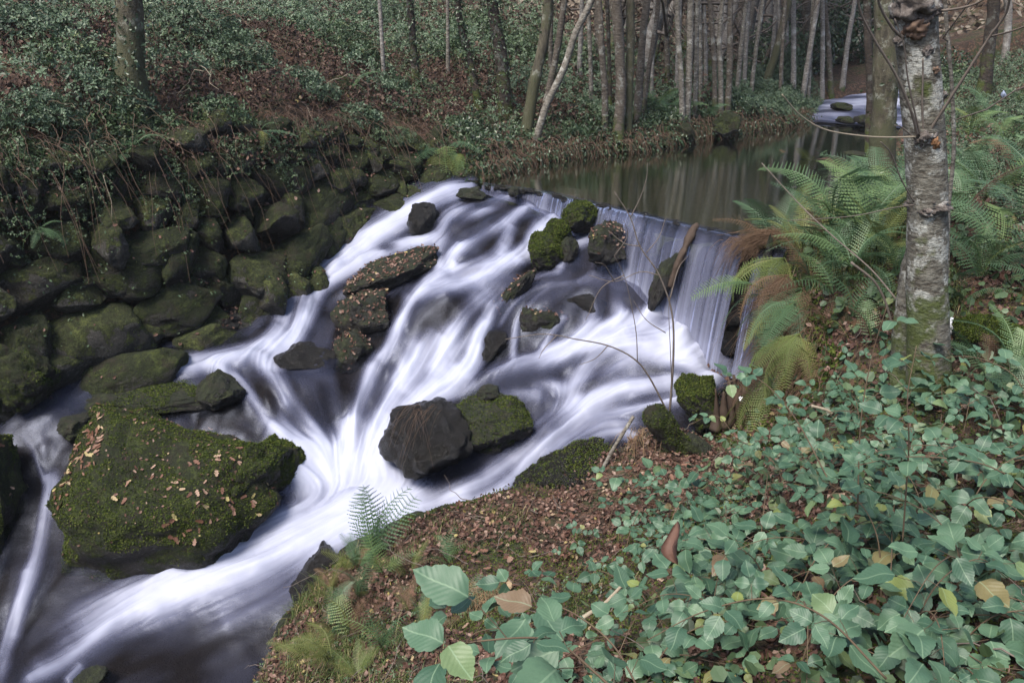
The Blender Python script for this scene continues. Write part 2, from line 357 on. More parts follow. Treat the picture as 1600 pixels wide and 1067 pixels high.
for b0, t0 in zip(_seg(WBASE, 22), _seg(WTOP, 22)):
    L.append((b0[0] + WN[0] * .12, b0[1] + WN[1] * .12, b0[2] - .1)); L.append(tuple(t0))
Lf = rbf(L, 1e-3, .08)

def axis(lo, hi, a, b, st, g=1.13):
    m = list(np.arange(a, b + 1e-6, st)); s = st; x = b
    while x < hi: s *= g; x += s; m.append(x)
    s = st; x = a
    while x > lo: s *= g; x -= s; m.insert(0, x)
    return np.array(m)
GX = axis(-110, 120, -7.2, 8.5, .055); GY = axis(-70, 130, 2.2, 19, .055)
XX, YY = np.meshgrid(GX, GY)
def seg_dist(path, X, Y):
    d = np.full(X.shape, 1e9); z = np.zeros(X.shape)
    for (ax, ay, az), (bx, by, bz) in zip(path[:-1], path[1:]):
        ex, ey = bx - ax, by - ay; t = np.clip(((X - ax) * ex + (Y - ay) * ey) / (ex * ex + ey * ey), 0, 1)
        q = (X - ax - t * ex) ** 2 + (Y - ay - t * ey) ** 2; m = q < d; d = np.where(m, q, d); z = np.where(m, az + t * (bz - az), z)
    return np.sqrt(d), z
def ground_height(X, Y):
    z = Lf(X, Y)
    near = np.clip(1 - (np.hypot(X, Y - 7) - 10) / 20, 0, 1)
    z = z + fbm2(X, Y, 4, 1.1, 5.) * .09 * near + fbm2(X, Y, 4, .09, 9.) * 1.0 * (1 - near)
    sp = sdf(POND, X, Y); z = np.where(sp > 0, np.minimum(z, -.03 - np.minimum(.42, sp * .55)) , z)
    dr, zr = seg_dist(RAP, X, Y); w = np.clip((1.1 - dr) / .35, 0, 1); z = z * (1 - w) + np.minimum(z, zr - .15) * w
    sc_ = sdf(CHAN, X, Y)
    bed = Wf(X, Y) - .08 - .04 * (1 + fbm2(X, Y, 3, 4., 2.)) * np.clip(sc_ / .3, 0, 1)
    w = np.clip((sc_ + .06) / .12, 0, 1)
    z = z * (1 - w) + bed * w
    return z, np.clip((sc_ + .25) / .3, 0, 1), np.clip(sp / .3, 0, 1)
ZZ, WET, PBED = ground_height(XX, YY)
def G(x, y):
    x = np.atleast_1d(np.asarray(x, float)); y = np.atleast_1d(np.asarray(y, float))
    i = np.clip(np.searchsorted(GX, x) - 1, 0, len(GX) - 2); j = np.clip(np.searchsorted(GY, y) - 1, 0, len(GY) - 2)
    a = (x - GX[i]) / (GX[i + 1] - GX[i]); b = (y - GY[j]) / (GY[j + 1] - GY[j])
    return (ZZ[j, i] * (1 - a) + ZZ[j, i + 1] * a) * (1 - b) + (ZZ[j + 1, i] * (1 - a) + ZZ[j + 1, i + 1] * a) * b
def g1(x, y): return float(G(x, y)[0])
def at(u, v, dz=0.):
    """the first ground point seen at this place of the photograph"""
    x, dy, dzz = ray(u, v); t = np.arange(2.0, 60, .02)
    zz = CAMZ + dzz * t; k = np.nonzero(zz < G(x * t, dy * t) + dz)[0]
    t = t[k[0]] if len(k) else 40.
    return np.array([x * t, dy * t, CAMZ + dzz * t])
me = mesh_np('ground', np.stack([XX, YY, ZZ], -1).reshape(-1, 3), grid_faces(len(GX), len(GY)), True, {'wet': ('POINT', 'FLOAT', WET), 'pondbed': ('POINT', 'FLOAT', PBED)}, MAT['ground'])
tag(link('ground', me), kind='structure')

# ------------------------------------------------------------------ pond and upstream rapids
def flat_poly(name, poly, z, mat):
    bm = bmesh.new(); bm.faces.new([bm.verts.new((x, y, z)) for x, y in poly]); bmesh.ops.triangulate(bm, faces=bm.faces)
    me = bpy.data.meshes.new(name); bm.to_mesh(me); bm.free(); me.materials.append(mat); return link(name, me)
PP = np.array(POND); c0 = PP.mean(0)
pp = []
for i, (x, y) in enumerate(POND):
    if i < 5: pp.append((x, y))
    else: d = np.array([x, y]) - c0; d /= np.linalg.norm(d); pp.append((x + d[0] * .35, y + d[1] * .35))
tag(flat_poly('pond_water', pp, 0., MAT['pond']), kind='structure')

def lic(noise, dx, dy, steps, h=1.0):
    ny, nx = noise.shape; J, I = np.mgrid[0:ny, 0:nx].astype(float); acc = noise.copy(); n = 1
    for sgn in (1, -1):
        x, y = I.copy(), J.copy()
        for k in range(steps):
            i = np.clip(np.rint(x).astype(int), 0, nx - 1); j = np.clip(np.rint(y).astype(int), 0, ny - 1)
            x = x + sgn * h * dx[j, i]; y = y + sgn * h * dy[j, i]
            i = np.clip(x.astype(int), 0, nx - 2); j = np.clip(y.astype(int), 0, ny - 2)
            a = np.clip(x - i, 0, 1); b = np.clip(y - j, 0, 1)
            acc += (noise[j, i] * (1 - a) + noise[j, i + 1] * a) * (1 - b) + (noise[j + 1, i] * (1 - a) + noise[j + 1, i + 1] * a) * b
        n += steps
    return acc / n

# strands of the current, read off the photograph: (points, width px, strength)
STR = [
    ([(745, 292), (690, 303), (640, 328), (590, 355), (545, 382), (505, 410), (470, 440), (450, 480), (435, 520), (400, 548), (350, 562), (300, 570), (250, 578)], 16, 1.1),
    ([(733, 322), (700, 341), (684, 372), (630, 385), (591, 398), (540, 425), (500, 450), (482, 490), (460, 525), (430, 548)], 13, 1.0),
    ([(662, 325), (600, 365), (560, 395), (520, 425), (480, 460), (470, 500), (455, 540), (440, 560), (420, 575)], 14, .9),
    ([(440, 540), (415, 565), (435, 600), (470, 640), (500, 690), (515, 740)], 12, .8),
    ([(330, 572), (370, 595), (410, 640), (440, 690), (470, 740)], 10, .6), ([(400, 560), (430, 585), (445, 610), (450, 640)], 14, .6),
    ([(420, 660), (450, 680), (480, 710), (510, 740)], 22, .8), ([(540, 650), (545, 690), (535, 720), (525, 745)], 22, .8),
    ([(290, 575), (240, 585), (190, 595), (140, 612), (100, 645)], 7, .14),
    ([(450, 745), (520, 735), (580, 745), (620, 765), (560, 790)], 42, 1.4),
    ([(560, 770), (480, 815), (390, 855), (290, 895), (190, 945), (110, 990)], 30, .9),
    ([(640, 775), (560, 805), (470, 850), (390, 890), (300, 920), (210, 955)], 36, 1.0), ([(330, 900), (220, 950), (120, 1010), (50, 1050)], 22, .30),
    ([(740, 785), (660, 790), (600, 805), (540, 830), (480, 870)], 26, 1.2), ([(500, 870), (420, 930), (340, 970)], 26, .35), ([(480, 800), (400, 820), (330, 870), (260, 905)], 18, .5),
    ([(808, 301), (783, 316), (733, 341), (700, 372), (684, 394), (684, 425), (662, 443), (634, 487), (622, 517)], 9, .9),
    ([(854, 307), (823, 322), (792, 347), (752, 372), (708, 400), (702, 418)], 10, .9),
    ([(857, 344), (838, 366), (829, 390), (795, 409), (758, 425), (715, 443), (671, 456), (647, 468)], 17, 1.4),
    ([(885, 329), (857, 347), (838, 372), (830, 395)], 10, .8), ([(790, 380), (770, 400), (740, 418), (700, 425)], 12, .9), ([(800, 350), (790, 375), (780, 400)], 12, .7), ([(720, 380), (705, 405), (690, 425)], 10, .7),
    ([(807, 418), (783, 443), (758, 462), (733, 480), (715, 505), (702, 533), (690, 564), (678, 592)], 16, 1.3),
    ([(770, 468), (758, 502), (746, 533), (736, 564), (724, 595)], 13, .9), ([(643, 456), (634, 487), (622, 511), (610, 542), (591, 567)], 12, .9), ([(690, 520), (670, 545), (650, 575), (620, 610)], 24, 1.0),
    ([(585, 565), (569, 611), (552, 653), (539, 695), (518, 725)], 13, .9), ([(653, 527), (636, 577), (602, 636), (577, 687), (543, 720)], 17, 1.3), ([(720, 569), (687, 602), (636, 640), (598, 695), (577, 733)], 17, 1.3),
    ([(750, 598), (712, 615), (670, 624), (645, 645)], 10, .7), ([(600, 640), (580, 690), (560, 730)], 16, .8), ([(745, 540), (740, 570), (715, 600), (680, 620)], 14, .9), ([(610, 680), (590, 720), (590, 750)], 14, .9),
    ([(1130, 575), (1090, 570), (1040, 560), (980, 540), (920, 545), (860, 566), (800, 578), (760, 596)], 17, 1.0),
    ([(1120, 592), (1060, 598), (1000, 606), (940, 620), (880, 650), (830, 690), (780, 730), (730, 762), (700, 780)], 15, 1.1),
    ([(1080, 620), (1000, 638), (930, 645), (885, 672), (835, 715), (795, 755), (740, 785)], 13, 1.0),
    ([(1040, 480), (990, 500), (940, 512), (900, 535), (850, 560)], 13, 1.2), ([(1120, 560), (1060, 540), (1010, 515), (960, 525), (920, 560), (900, 600), (880, 630)], 18, .9), ([(1000, 560), (960, 580), (930, 610), (900, 640)], 24, .6),
    ([(1010, 690), (960, 676), (905, 697), (865, 737), (830, 770), (790, 785)], 10, .75), ([(1000, 660), (940, 665), (890, 690), (850, 730), (815, 765)], 10, .6), ([(1005, 700), (950, 720), (900, 735), (870, 760), (840, 780)], 8, .35),
    ([(925, 372), (885, 394), (872, 422)], 9, .8), ([(959, 403), (931, 428), (900, 443)], 9, .6), ([(975, 395), (955, 430), (960, 470), (980, 500)], 16, .7), ([(1010, 420), (1000, 460), (1010, 500)], 12, .8), ([(940, 400), (930, 450), (920, 500), (900, 530)], 14, .5),
    ([(1060, 500), (1060, 530), (1070, 560)], 26, 1.1), ([(1110, 540), (1110, 570), (1100, 595)], 24, 1.0),
    ([(895, 440), (860, 449), (832, 471), (811, 499), (804, 533), (801, 564)], 6, .8), ([(885, 493), (866, 517), (845, 548)], 7, .55), ([(880, 425), (838, 433), (805, 448), (780, 478)], 6, .4), ([(870, 440), (830, 455), (800, 480), (780, 510)], 5, .4), ([(760, 500), (735, 530), (700, 560)], 12, .6),
    ([(830, 600), (870, 605), (900, 620), (880, 640)], 14, .4), ([(760, 610), (800, 615), (850, 625)], 12, .3),
    ([(545, 890), (500, 955), (452, 1015), (420, 1067)], 7, .75), ([(30, 672), (48, 700), (62, 735), (72, 755)], 5, .3), ([(110, 650), (90, 680), (82, 720)], 6, .12),
    ([(85, 738), (78, 770), (66, 830), (50, 900), (28, 950), (10, 1010), (0, 1060)], 12, .5), ([(45, 890), (35, 940), (20, 1000)], 12, .4), ([(180, 965), (110, 1030), (40, 1067)], 10, .45), ([(130, 1040), (105, 1067)], 9, .3), ([(75, 740), (82, 760), (78, 800)], 14, .3)]
ST = .0125
wx = np.arange(-5.6, 2.75, ST); wy = np.arange(4.5, 11.45, ST)
WX, WY = np.meshgrid(wx, wy)
WZ = Wf(WX, WY); U, V = proj(WX, WY, WZ)
foam = np.zeros_like(U); du = np.zeros_like(U); dv = np.zeros_like(U); sw = np.full_like(U, 1e-6)
for pts, wd, s in STR:
    p = spline(pts, len(pts) * 3); wd = wd * .80; s = s * .92
    bb = (U > p[:, 0].min() - 130) & (U < p[:, 0].max() + 130) & (V > p[:, 1].min() - 110) & (V < p[:, 1].max() + 110)
    u, v = U[bb], V[bb]; best = np.full(len(u), 1e9); tx = np.zeros(len(u)); ty = np.zeros(len(u)); par = np.zeros(len(u))
    for k in range(len(p) - 1):
        ex, ey = p[k + 1] - p[k]; q = ex * ex + ey * ey; t = np.clip(((u - p[k, 0]) * ex + (v - p[k, 1]) * ey) / q, 0, 1)
        d = (u - p[k, 0] - t * ex) ** 2 + (v - p[k, 1] - t * ey) ** 2; m = d < best; best[m] = d[m]; tx[m] = ex / q ** .5; ty[m] = ey / q ** .5; par[m] = (k + t[m]) / (len(p) - 1)
    end = np.clip(np.minimum(par, 1 - par) * 10 + .35, 0, 1)
    foam[bb] += 1.25 * s * np.exp(-best / (wd * wd) * .9) * end
    w = np.exp(-best / (wd * 1.6) ** 2) + .002 * np.exp(-best / 9000); du[bb] += w * tx; dv[bb] += w * ty; sw[bb] += w
du += sw * 1e-3 * -.5; dv += sw * 1e-3 * .8
for h in HOLES: foam *= 1 - h[6] * np.exp(-ell(U, V, h) ** 1.5 * .8)
Ux = np.gradient(U, ST, axis=1); Uy = np.gradient(U, ST, axis=0); Vx = np.gradient(V, ST, axis=1); Vy = np.gradient(V, ST, axis=0)
det = Ux * Vy - Uy * Vx; det = np.where(np.abs(det) < 1e3, np.sign(det) * 1e3 + 1e-9, det)
fx = (Vy * du - Uy * dv) / det; fy = (-Vx * du + Ux * dv) / det; nn = np.hypot(fx, fy) + 1e-12; fx /= nn; fy /= nn
def blur(a, k=9):
    for ax in (0, 1):
        c = np.cumsum(np.pad(a, [(k + 1, k) if i == ax else (0, 0) for i in (0, 1)], mode='edge'), ax); n_ = a.shape[ax]
        a = (np.take(c, np.arange(2 * k + 1, 2 * k + 1 + n_), ax) - np.take(c, np.arange(n_), ax)) / (2 * k + 1)
    return a
fx, fy = blur(fx), blur(fy); nn = np.hypot(fx, fy); cohere = np.clip((nn - .25) * 2.5, 0, 1); fx /= nn + 1e-9; fy /= nn + 1e-9
l1 = lic(rng.random(U.shape), fx, fy, 26); l1 = (l1 - l1.mean()) / l1.std()
co = np.kron(rng.random((U.shape[0] // 4 + 1, U.shape[1] // 4 + 1)), np.ones((4, 4)))[:U.shape[0], :U.shape[1]]
l2 = lic(co, fx, fy, 40); l2 = (l2 - l2.mean()) / l2.std()
co = fbm2(WX, WY, 2, 7., 1.)
l3 = lic(co, fx, fy, 30); l3 = (l3 - l3.mean()) / l3.std()
fo = 1 - np.exp(-foam * 1.0)
calm = np.clip(foam * 2.5, .0, 1) * cohere; l1 = l1 * calm; l2 = l2 * (.25 + .75 * calm)
fo = fo + (l1 * .025 + l2 * .05 + l3 * .08) * (.25 + fo * (1.15 - fo) * 2.0)
inside = sdf(CHAN, WX, WY)
spd = sdf(POND, WX, WY)
edge = np.clip((inside + .1) / .14, 0, 1) * np.clip((-spd - .03) / .08, 0, 1)
fo = np.clip(fo, 0, 1)
fo = fo * fo * (3 - 2 * fo) * .2 + fo * .8
veil = (.055 + .05 * np.clip(l3, -1, 1)) * np.where(V > 860, .5, 1)
fo = np.clip(np.maximum(fo, veil), 0, .985) * edge
WZ = WZ + (.012 * l3 + .004 * l2 + .0012 * l1) * np.clip(fo * 1.6, .15, 1) + fo * .03
F = grid_faces(len(wx), len(wy)); keep = ((inside.ravel() > -.16) & (spd.ravel() < -.01))[F].all(1)
F = F[keep]; used = np.unique(F); mp = np.full(WX.size, -1, np.int32); mp[used] = np.arange(len(used))
Vv = np.stack([WX, WY, WZ], -1).reshape(-1, 3)[used]
me = mesh_np('cascade_water', Vv, mp[F], True, {'foam': ('POINT', 'FLOAT', fo.ravel()[used]), 'clear': ('POINT', 'FLOAT', (edge * (.55 + .3 * np.clip(l3, -1, 1))).ravel()[used])}, MAT['water'])
tag(link('cascade_water', me), kind='structure')
print('water verts', len(Vv))

# curtain of the weir: crest line -> foot, streaks run down it
def curtain(name, A, Bz, run, dens, seed, ns=None, nt_=46):
    A = np.asarray(A, float); L_ = np.linalg.norm(np.diff(A, axis=0), axis=1).sum(); ns = ns or int(L_ / .008)
    P = spline(A, ns); s = np.linspace(0, 1, ns); q = np.linspace(0, 1, len(A))
    fz = np.interp(s, q, Bz); rn = np.interp(s, q, run); dn = np.interp(s, q, dens)
    rg = np.random.default_rng(seed)
    def n1(c):
        k = rg.random(max(3, int(ns / c))); return np.interp(np.linspace(0, len(k) - 1, ns), np.arange(len(k)), k)
    base = .5 * n1(40) + .6 * n1(9) + .55 * n1(3) + .35 * n1(1.5); base = (base - base.min()) / (base.max() - base.min())
    cw = .7 * n1(14) + .3 * n1(4)
    t = np.linspace(0, 1, nt_); Vv = np.zeros((nt_, ns, 3)); fm = np.zeros((nt_, ns))
    b2 = .5 * n1(60) + .5 * n1(5)
    for i, a in enumerate(t):
        o = rn * (.05 + .95 * a ** .6) + .012 * (base - .5) * np.sin(a * 3) + .05 * (cw - .5) * a
        Vv[i, :, 0] = P[:, 0] + OUTN[0] * (o - .05); Vv[i, :, 1] = P[:, 1] + OUTN[1] * (o - .05)
        h = a ** 1.25
        Vv[i, :, 2] = .003 + (fz - .06) * h
        bb = base * (1 - .4 * a) + b2 * .4 * a
        f = dn * (.20 + .95 * bb * (.35 + .65 * a ** .5)) + .35 * a ** 5
        f *= np.clip((a - .03) * 4.5 + .5 * (cw - .5), .03, 1)
        f *= 1 - .6 * (cw < .28) * (1 - a)
        fm[i] = np.clip(f, 0, .97)
    fm[:, 0] *= .2; fm[:, -1] *= .2
    me = mesh_np(name, Vv.reshape(-1, 3), grid_faces(ns, nt_), True, {'foam': ('POINT', 'FLOAT', fm), 'clear': ('POINT', 'FLOAT', np.clip(t * 4, .15, .8)[:, None] * np.ones(fm.shape))}, MAT['water'])
    return link(name, me)
Cz = np.c_[CREST]
tag(curtain('weir_curtain', Cz, FOOT_Z, [.06, .12, .24, .36, .46], [.5, .5, .52, .56, .62], 3), kind='structure')
e0 = np.array([PZ(1190, 379, 0)[:2], PZ(1208, 384, 0)[:2], PZ(1228, 390, 0)[:2]])
tag(curtain('side_curtain', e0, [-1.25, -1.22, -1.1], [.40, .38, .3], [.5, .4, .3], 5), kind='structure')

# rapids upstream
n = 90; m = 14; P = spline(RAP, n); T = np.gradient(P[:, :2], axis=0); T /= np.linalg.norm(T, axis=1)[:, None]; Nn = np.stack([T[:, 1], -T[:, 0]], 1)
w = np.linspace(-.9, .9, m); X = P[:, None, 0] + Nn[:, None, 0] * w; Y = P[:, None, 1] + Nn[:, None, 1] * w
Z = P[:, None, 2] + .02 + fbm2(X, Y, 3, 2.5, 4) * .05 + 0 * w
fo_ = np.clip(.34 + 1.0 * fbm2(X * .5, Y * 2, 3, 1.5, 8) + .5 * fbm2(X, Y, 3, 3., 12), .08, .9); fo_[:4] *= np.array([.0, .3, .6, .8])[:, None]
me = mesh_np('rapids_water', np.stack([X, Y, Z], -1).reshape(-1, 3), grid_faces(m, n), True, {'foam': ('POINT', 'FLOAT', fo_), 'clear': ('POINT', 'FLOAT', np.ones(fo_.shape))}, MAT['water'])
tag(link('rapids_water', me), kind='structure')

# ------------------------------------------------------------------ damp air
bm = bmesh.new(); bmesh.ops.create_cube(bm, size=1); me = bpy.data.meshes.new('haze'); bm.to_mesh(me); bm.free()
hz = link('haze', me, None, (5, 30, 17), None, (226, 196, 46)); hz['kind'] = 'stuff'
hm = bpy.data.materials.new('haze'); hm.use_nodes = True; t_ = hm.node_tree; t_.nodes.clear(); o_ = t_.nodes.new('ShaderNodeOutputMaterial'); pv = t_.nodes.new('ShaderNodeVolumePrincipled')
pv.inputs['Color'].default_value = (.92, .95, 1, 1); pv.inputs['Density'].default_value = .0007; pv.inputs['Anisotropy'].default_value = .2; t_.links.new(pv.outputs[0], o_.inputs['Volume']); me.materials.append(hm)
SC.cycles.volume_bounces = 0

# ------------------------------------------------------------------ more materials
def m_bark(name, base, dark, lich, mossamt, moss=(.035, .045, .010), bands=True, lamt=.55):
    b = NB(name); P = b.coord('Object'); Q = b.coord('Object', (1, 1, .35)) if not bands else b.coord('Object', (1, 1, 2.6))
    n1 = b.noise(P, 6, 5, .7); n2 = b.noise(Q, 16, 4, .7); n3 = b.noise(P, 60, 3, .7); n4 = b.noise(P, 3.2, 4, .7)
    c = b.mix(b.ramp(n2, [(.38, 0.), (.62, 1.)]), dark, base)
    c = b.mix(b.math('MULTIPLY', b.ramp(n1, [(lamt, 0.), (lamt + .06, 1.)]), b.ramp(n3, [(.3, .3), (.6, 1.)])), c, lich)
    x = b.n('ShaderNodeSeparateXYZ'); b.l(b.coord('Object'), x.inputs[0])
    hz = b.ramp(b.math('MULTIPLY', x.outputs[2], .5), [(0., .30), (.5, .0)])
    mf = b.ramp(b.math('ADD', n4, hz), [(.78 - mossamt, 0.), (.88 - mossamt, .9)])
    c = b.mix(mf, c, b.mix(n3, moss, tuple(1.9 * k for k in moss)))
    nm = b.bump(b.math('ADD', n2, b.math('MULTIPLY', n3, .5)), .9, .02)
    return b.fin(c, .85, nm, spec=.25)
MAT['bark_main'] = m_bark('pale blotched bark', (.150, .140, .115), (.052, .044, .034), (.32, .32, .29), .18, lamt=.53)
MAT['bark_burr'] = m_bark('burred bark', (.13, .11, .098), (.05, .04, .034), (.28, .27, .25), -.6, bands=False, lamt=.58)
MAT['bark_pale'] = m_bark('pale grey bark', (.20, .18, .15), (.08, .068, .055), (.34, .33, .29), .02)
MAT['bark_mid'] = m_bark('brown alder bark', (.12, .10, .08), (.05, .04, .032), (.22, .215, .19), .12)
MAT['bark_moss'] = m_bark('mossy bark', (.10, .088, .06), (.04, .034, .024), (.20, .20, .16), .28, (.040, .040, .021), False)
MAT['bark_dark'] = m_bark('dark damp bark', (.05, .038, .03), (.02, .016, .013), (.10, .10, .085), .16)
MAT['bark_far'] = m_bark('far grey bark', (.25, .225, .20), (.13, .115, .10), (.36, .35, .32), .0)
def m_twig(name, c1, c2):
    b = NB(name); P = b.world(); n = b.noise(P, 25, 3, .6)
    return b.fin(b.mix(n, c1, c2), .8, None, spec=.3)
MAT['twig'] = m_twig('bare twig', (.06, .045, .038), (.17, .14, .115))
MAT['twig_pale'] = m_twig('pale dry twig', (.16, .13, .09), (.32, .27, .20))
MAT['cane'] = m_twig('bramble cane', (.05, .028, .022), (.12, .09, .05))
MAT['straw'] = m_twig('dead straw', (.13, .075, .04), (.34, .24, .13))
MAT['deadstem'] = m_twig('dead bracken stem', (.045, .026, .018), (.17, .11, .075))
MAT['deadfern'] = m_twig('dead fern', (.060, .036, .022), (.14, .085, .05))
def m_leaf(name, stops, rough=.5, spec=.4, trans=.18, bump=True, vein=False, per='attr'):
    b = NB(name)
    f = b.attr('rnd') if per == 'attr' else b.rnd()
    c = b.ramp(f, stops); P = b.coord('Object') if per != 'attr' else b.world()
    n = b.noise(P, 30, 3, .6)
    c = b.mix(.35, c, b.mix(n, (.3, .3, .3), (1.2, 1.2, 1.2)), 'MULTIPLY')
    nm = None
    if vein:
        w = b.n('ShaderNodeTexWave', wave_type='BANDS', bands_direction='DIAGONAL'); b.l(b.n('ShaderNodeTexCoord').outputs['Object'], w.inputs[0])
        x = b.n('ShaderNodeSeparateXYZ'); b.l(b.n('ShaderNodeTexCoord').outputs['Object'], x.inputs[0])
        ax = b.math('ABSOLUTE', x.outputs[0]); vv = b.math('SUBTRACT', x.outputs[1], b.math('MULTIPLY', ax, .9))
        sn = b.math('SINE', b.math('MULTIPLY', vv, 52.)); mid = b.ramp(ax, [(0., 0.), (.02, 1.)])
        nm = b.bump(b.math('MULTIPLY', sn, mid), .12, .002)
        c = b.mix(b.ramp(sn, [(.9, 0.), (1., .05)]), c, (.16, .24, .15)); c = b.mix(b.ramp(ax, [(.008, .4), (.022, 0.)]), c, (.20, .28, .17))
        sp_ = b.ramp(b.noise(b.coord('Object'), 5, 4, .75), [(.66, 0.), (.72, .55)]); c = b.mix(sp_, c, (.13, .09, .04))
    b.fin(c, rough, nm, spec=spec)
    if trans:
        tl = b.n('ShaderNodeBsdfTranslucent'); b.l(c, tl.inputs[0]); ms = b.n('ShaderNodeMixShader'); ms.inputs[0].default_value = trans
        b.l(b.p.outputs[0], ms.inputs[1]); b.l(tl.outputs[0], ms.inputs[2]); b.l(ms.outputs[0], b.out.inputs[0])
    return b.m
MAT['bramble'] = m_leaf('bramble leaf', [(0, (.034, .076, .043)), (.55, (.054, .106, .060)), (.93, (.078, .140, .078)), (.97, (.16, .19, .05)), (1, (.13, .08, .05))], .5, .38, .12, vein=True, per='obj')
MAT['green'] = m_leaf('undergrowth leaf', [(0, (.022, .040, .014)), (.5, (.050, .084, .034)), (.9, (.082, .125, .055)), (1, (.13, .15, .06))], .5, .45, .12)
MAT['teal'] = m_leaf('far bramble leaf', [(0, (.030, .052, .024)), (.5, (.062, .098, .050)), (1, (.105, .150, .082))], .5, .45, .12)
MAT['ivy'] = m_leaf('ivy leaf', [(0, (.015, .030, .012)), (.6, (.036, .062, .024)), (1, (.07, .10, .045))], .4, .5, .08)
MAT['dead'] = m_leaf('dead leaf', [(0, (.045, .022, .016)), (.45, (.10, .050, .035)), (.8, (.17, .10, .075)), (.95, (.27, .19, .15)), (1, (.30, .24, .08))], .7, .3, .08)
MAT['deado'] = m_leaf('fallen leaf', [(0, (.09, .038, .022)), (.5, (.17, .088, .058)), (.85, (.27, .18, .13)), (1, (.30, .25, .10))], .7, .3, .05, per='obj')
MAT['brown'] = m_leaf('dead bracken', [(0, (.026, .017, .013)), (.5, (.060, .036, .027)), (.9, (.11, .066, .05)), (1, (.16, .11, .08))], .8, .2, .08)
MAT['fern'] = m_leaf('fern frond', [(0, (.055, .105, .048)), (.6, (.085, .150, .070)), (.9, (.12, .185, .065)), (1, (.18, .19, .05))], .5, .4, .25, per='obj')
MAT['fernyel'] = m_leaf('yellowing fern frond', [(0, (.085, .12, .030)), (1, (.16, .17, .05))], .55, .35, .25, per='obj')
MAT['ferndead'] = m_leaf('withered fern frond', [(0, (.060, .034, .020)), (1, (.15, .095, .05))], .7, .3, .15, per='obj')
MAT['grass'] = m_leaf('grass blade', [(0, (.05, .075, .02)), (.6, (.09, .12, .035)), (1, (.26, .21, .10))], .6, .3, .15)
MAT['mossb'] = m_leaf('bright moss sprig', [(0, (.034, .050, .010)), (.6, (.064, .085, .018)), (1, (.11, .12, .03))], .9, .1, .15)
MAT['moss'] = m_leaf('moss sprig', [(0, (.020, .034, .006)), (.6, (.045, .064, .011)), (1, (.085, .10, .022))], .9, .1, .1)
MAT['wood'] = m_twig('weathered wood', (.022, .014, .010), (.065, .043, .03))
MAT['scrap'] = m_twig('pale scrap', (.55, .56, .60), (.75, .75, .76))
MAT['orange'] = m_twig('torn orange bark', (.12, .055, .025), (.24, .125, .06))

# ------------------------------------------------------------------ rocks
_ico = {}
def ico(l):
    if l not in _ico:
        bm = bmesh.new(); bmesh.ops.create_icosphere(bm, subdivisions=l, radius=1); bm.verts.ensure_lookup_table()
        _ico[l] = (np.array([v.co[:] for v in bm.verts]), np.array([[v.index for v in f.verts] for f in bm.faces], np.int32)); bm.free()
    return _ico[l]
def rock_shape(seed, lvl=4, sq=.75, facets=9, rough=.16, flat=.0):
    V, F = ico(lvl); rg = np.random.default_rng(seed + 100)
    v = np.sign(V) * np.abs(V) ** sq; v /= np.abs(v).max()
    v = v * (1 + .18 * fbm(V * 1.1 + seed * 7.7, 3))[:, None]
    for k in range(facets):
        d = rg.normal(size=3); d /= np.linalg.norm(d); o = rg.uniform(.62, .9)
        e = v @ d - o; v = v - np.where(e > 0, e * .94, 0)[:, None] * d
    n = V; rd = 1 - 2 * np.abs(fbm(v * 2.1 + seed * 5.1, 3))
    v = v + n * (rough * 1.1 * fbm(v * 2.4 + seed * 3.3, 4) + rough * .26 * fbm(v * 8 + seed, 4) - rough * .5 * np.clip(rd - .6, 0, 1) * 2)[:, None]
    return v, F
def rot(V, rx=0, ry=0, rz=0):
    M = np.array(Matrix.Rotation(rz, 3, 'Z') @ Matrix.Rotation(ry, 3, 'Y') @ Matrix.Rotation(rx, 3, 'X'))
    return V @ M.T
ROCKS = {}
def rock(name, label, u, v, Y, wpx, hpx, dep, mat, seed, rz=0., ry=0., rx=0., lvl=5, sq=.85, facets=13, rough=.17, cat='rock', group=None, parent=None):
    c = np.array(PY(u, v, Y)); t = math.sqrt(Y * Y + (CAMZ - c[2]) ** 2); s = t / FPX / 2
    V, F = rock_shape(seed, lvl, sq, facets, rough)
    V = rot(V * np.array([wpx * s * 1.12, dep, hpx * s * 1.18]), rx=R(rx), ry=R(ry), rz=R(rz))
    me = mesh_np(name, V, F, True, mat=MAT[mat]); o = link(name, me, parent, c)
    if parent is None: tag(o, label, cat, group)
    ROCKS[label] = (V + c, F); return o

rock('mossy_boulder', 'big rounded mossy boulder strewn with fallen leaves between the side trickle and the main stream', 272, 764, 7.2, 300, 206, 1.05, 'boulder', 13, rz=10, ry=5, rx=14, sq=.74, facets=3, rough=.13, cat='boulder')
rock('mossy_boulder', 'dark lower shoulder of rock on the pool side of the big leaf-strewn boulder', 402, 738, 7.12, 100, 100, .55, 'boulder', 5, rz=-20, ry=22, cat='boulder', rough=.2)
rock('mossy_boulder', 'mossy boulder with scattered leaves left of the narrow side trickle', -18, 800, 6.75, 118, 290, .6, 'boulder', 6, cat='boulder', rough=.2)
rock('mossy_boulder', 'rounded mossy boulder under the left end of the wall', 38, 590, 7.75, 130, 110, .4, 'boulder', 8, cat='boulder', rough=.2)
rock('rock_ledge', 'low mossy rock rim just behind the big leaf-strewn boulder', 265, 622, 7.95, 190, 40, .28, 'wetdry', 9, rz=8, cat='rock')
rock('rock_ledge', 'low dark wet ledge between the wall foot and the big boulder', 165, 628, 7.9, 130, 34, .3, 'wetdry', 53, ry=8, cat='rock')
rock('rock', 'small wet rock at the top of the narrow side trickle', 118, 668, 7.45, 50, 30, .2, 'wetdry', 54)
rock('rock', 'small dark mossy rock beside the first pool at the back of the big boulder', 345, 612, 7.85, 66, 50, .22, 'wetdry', 10, ry=25)
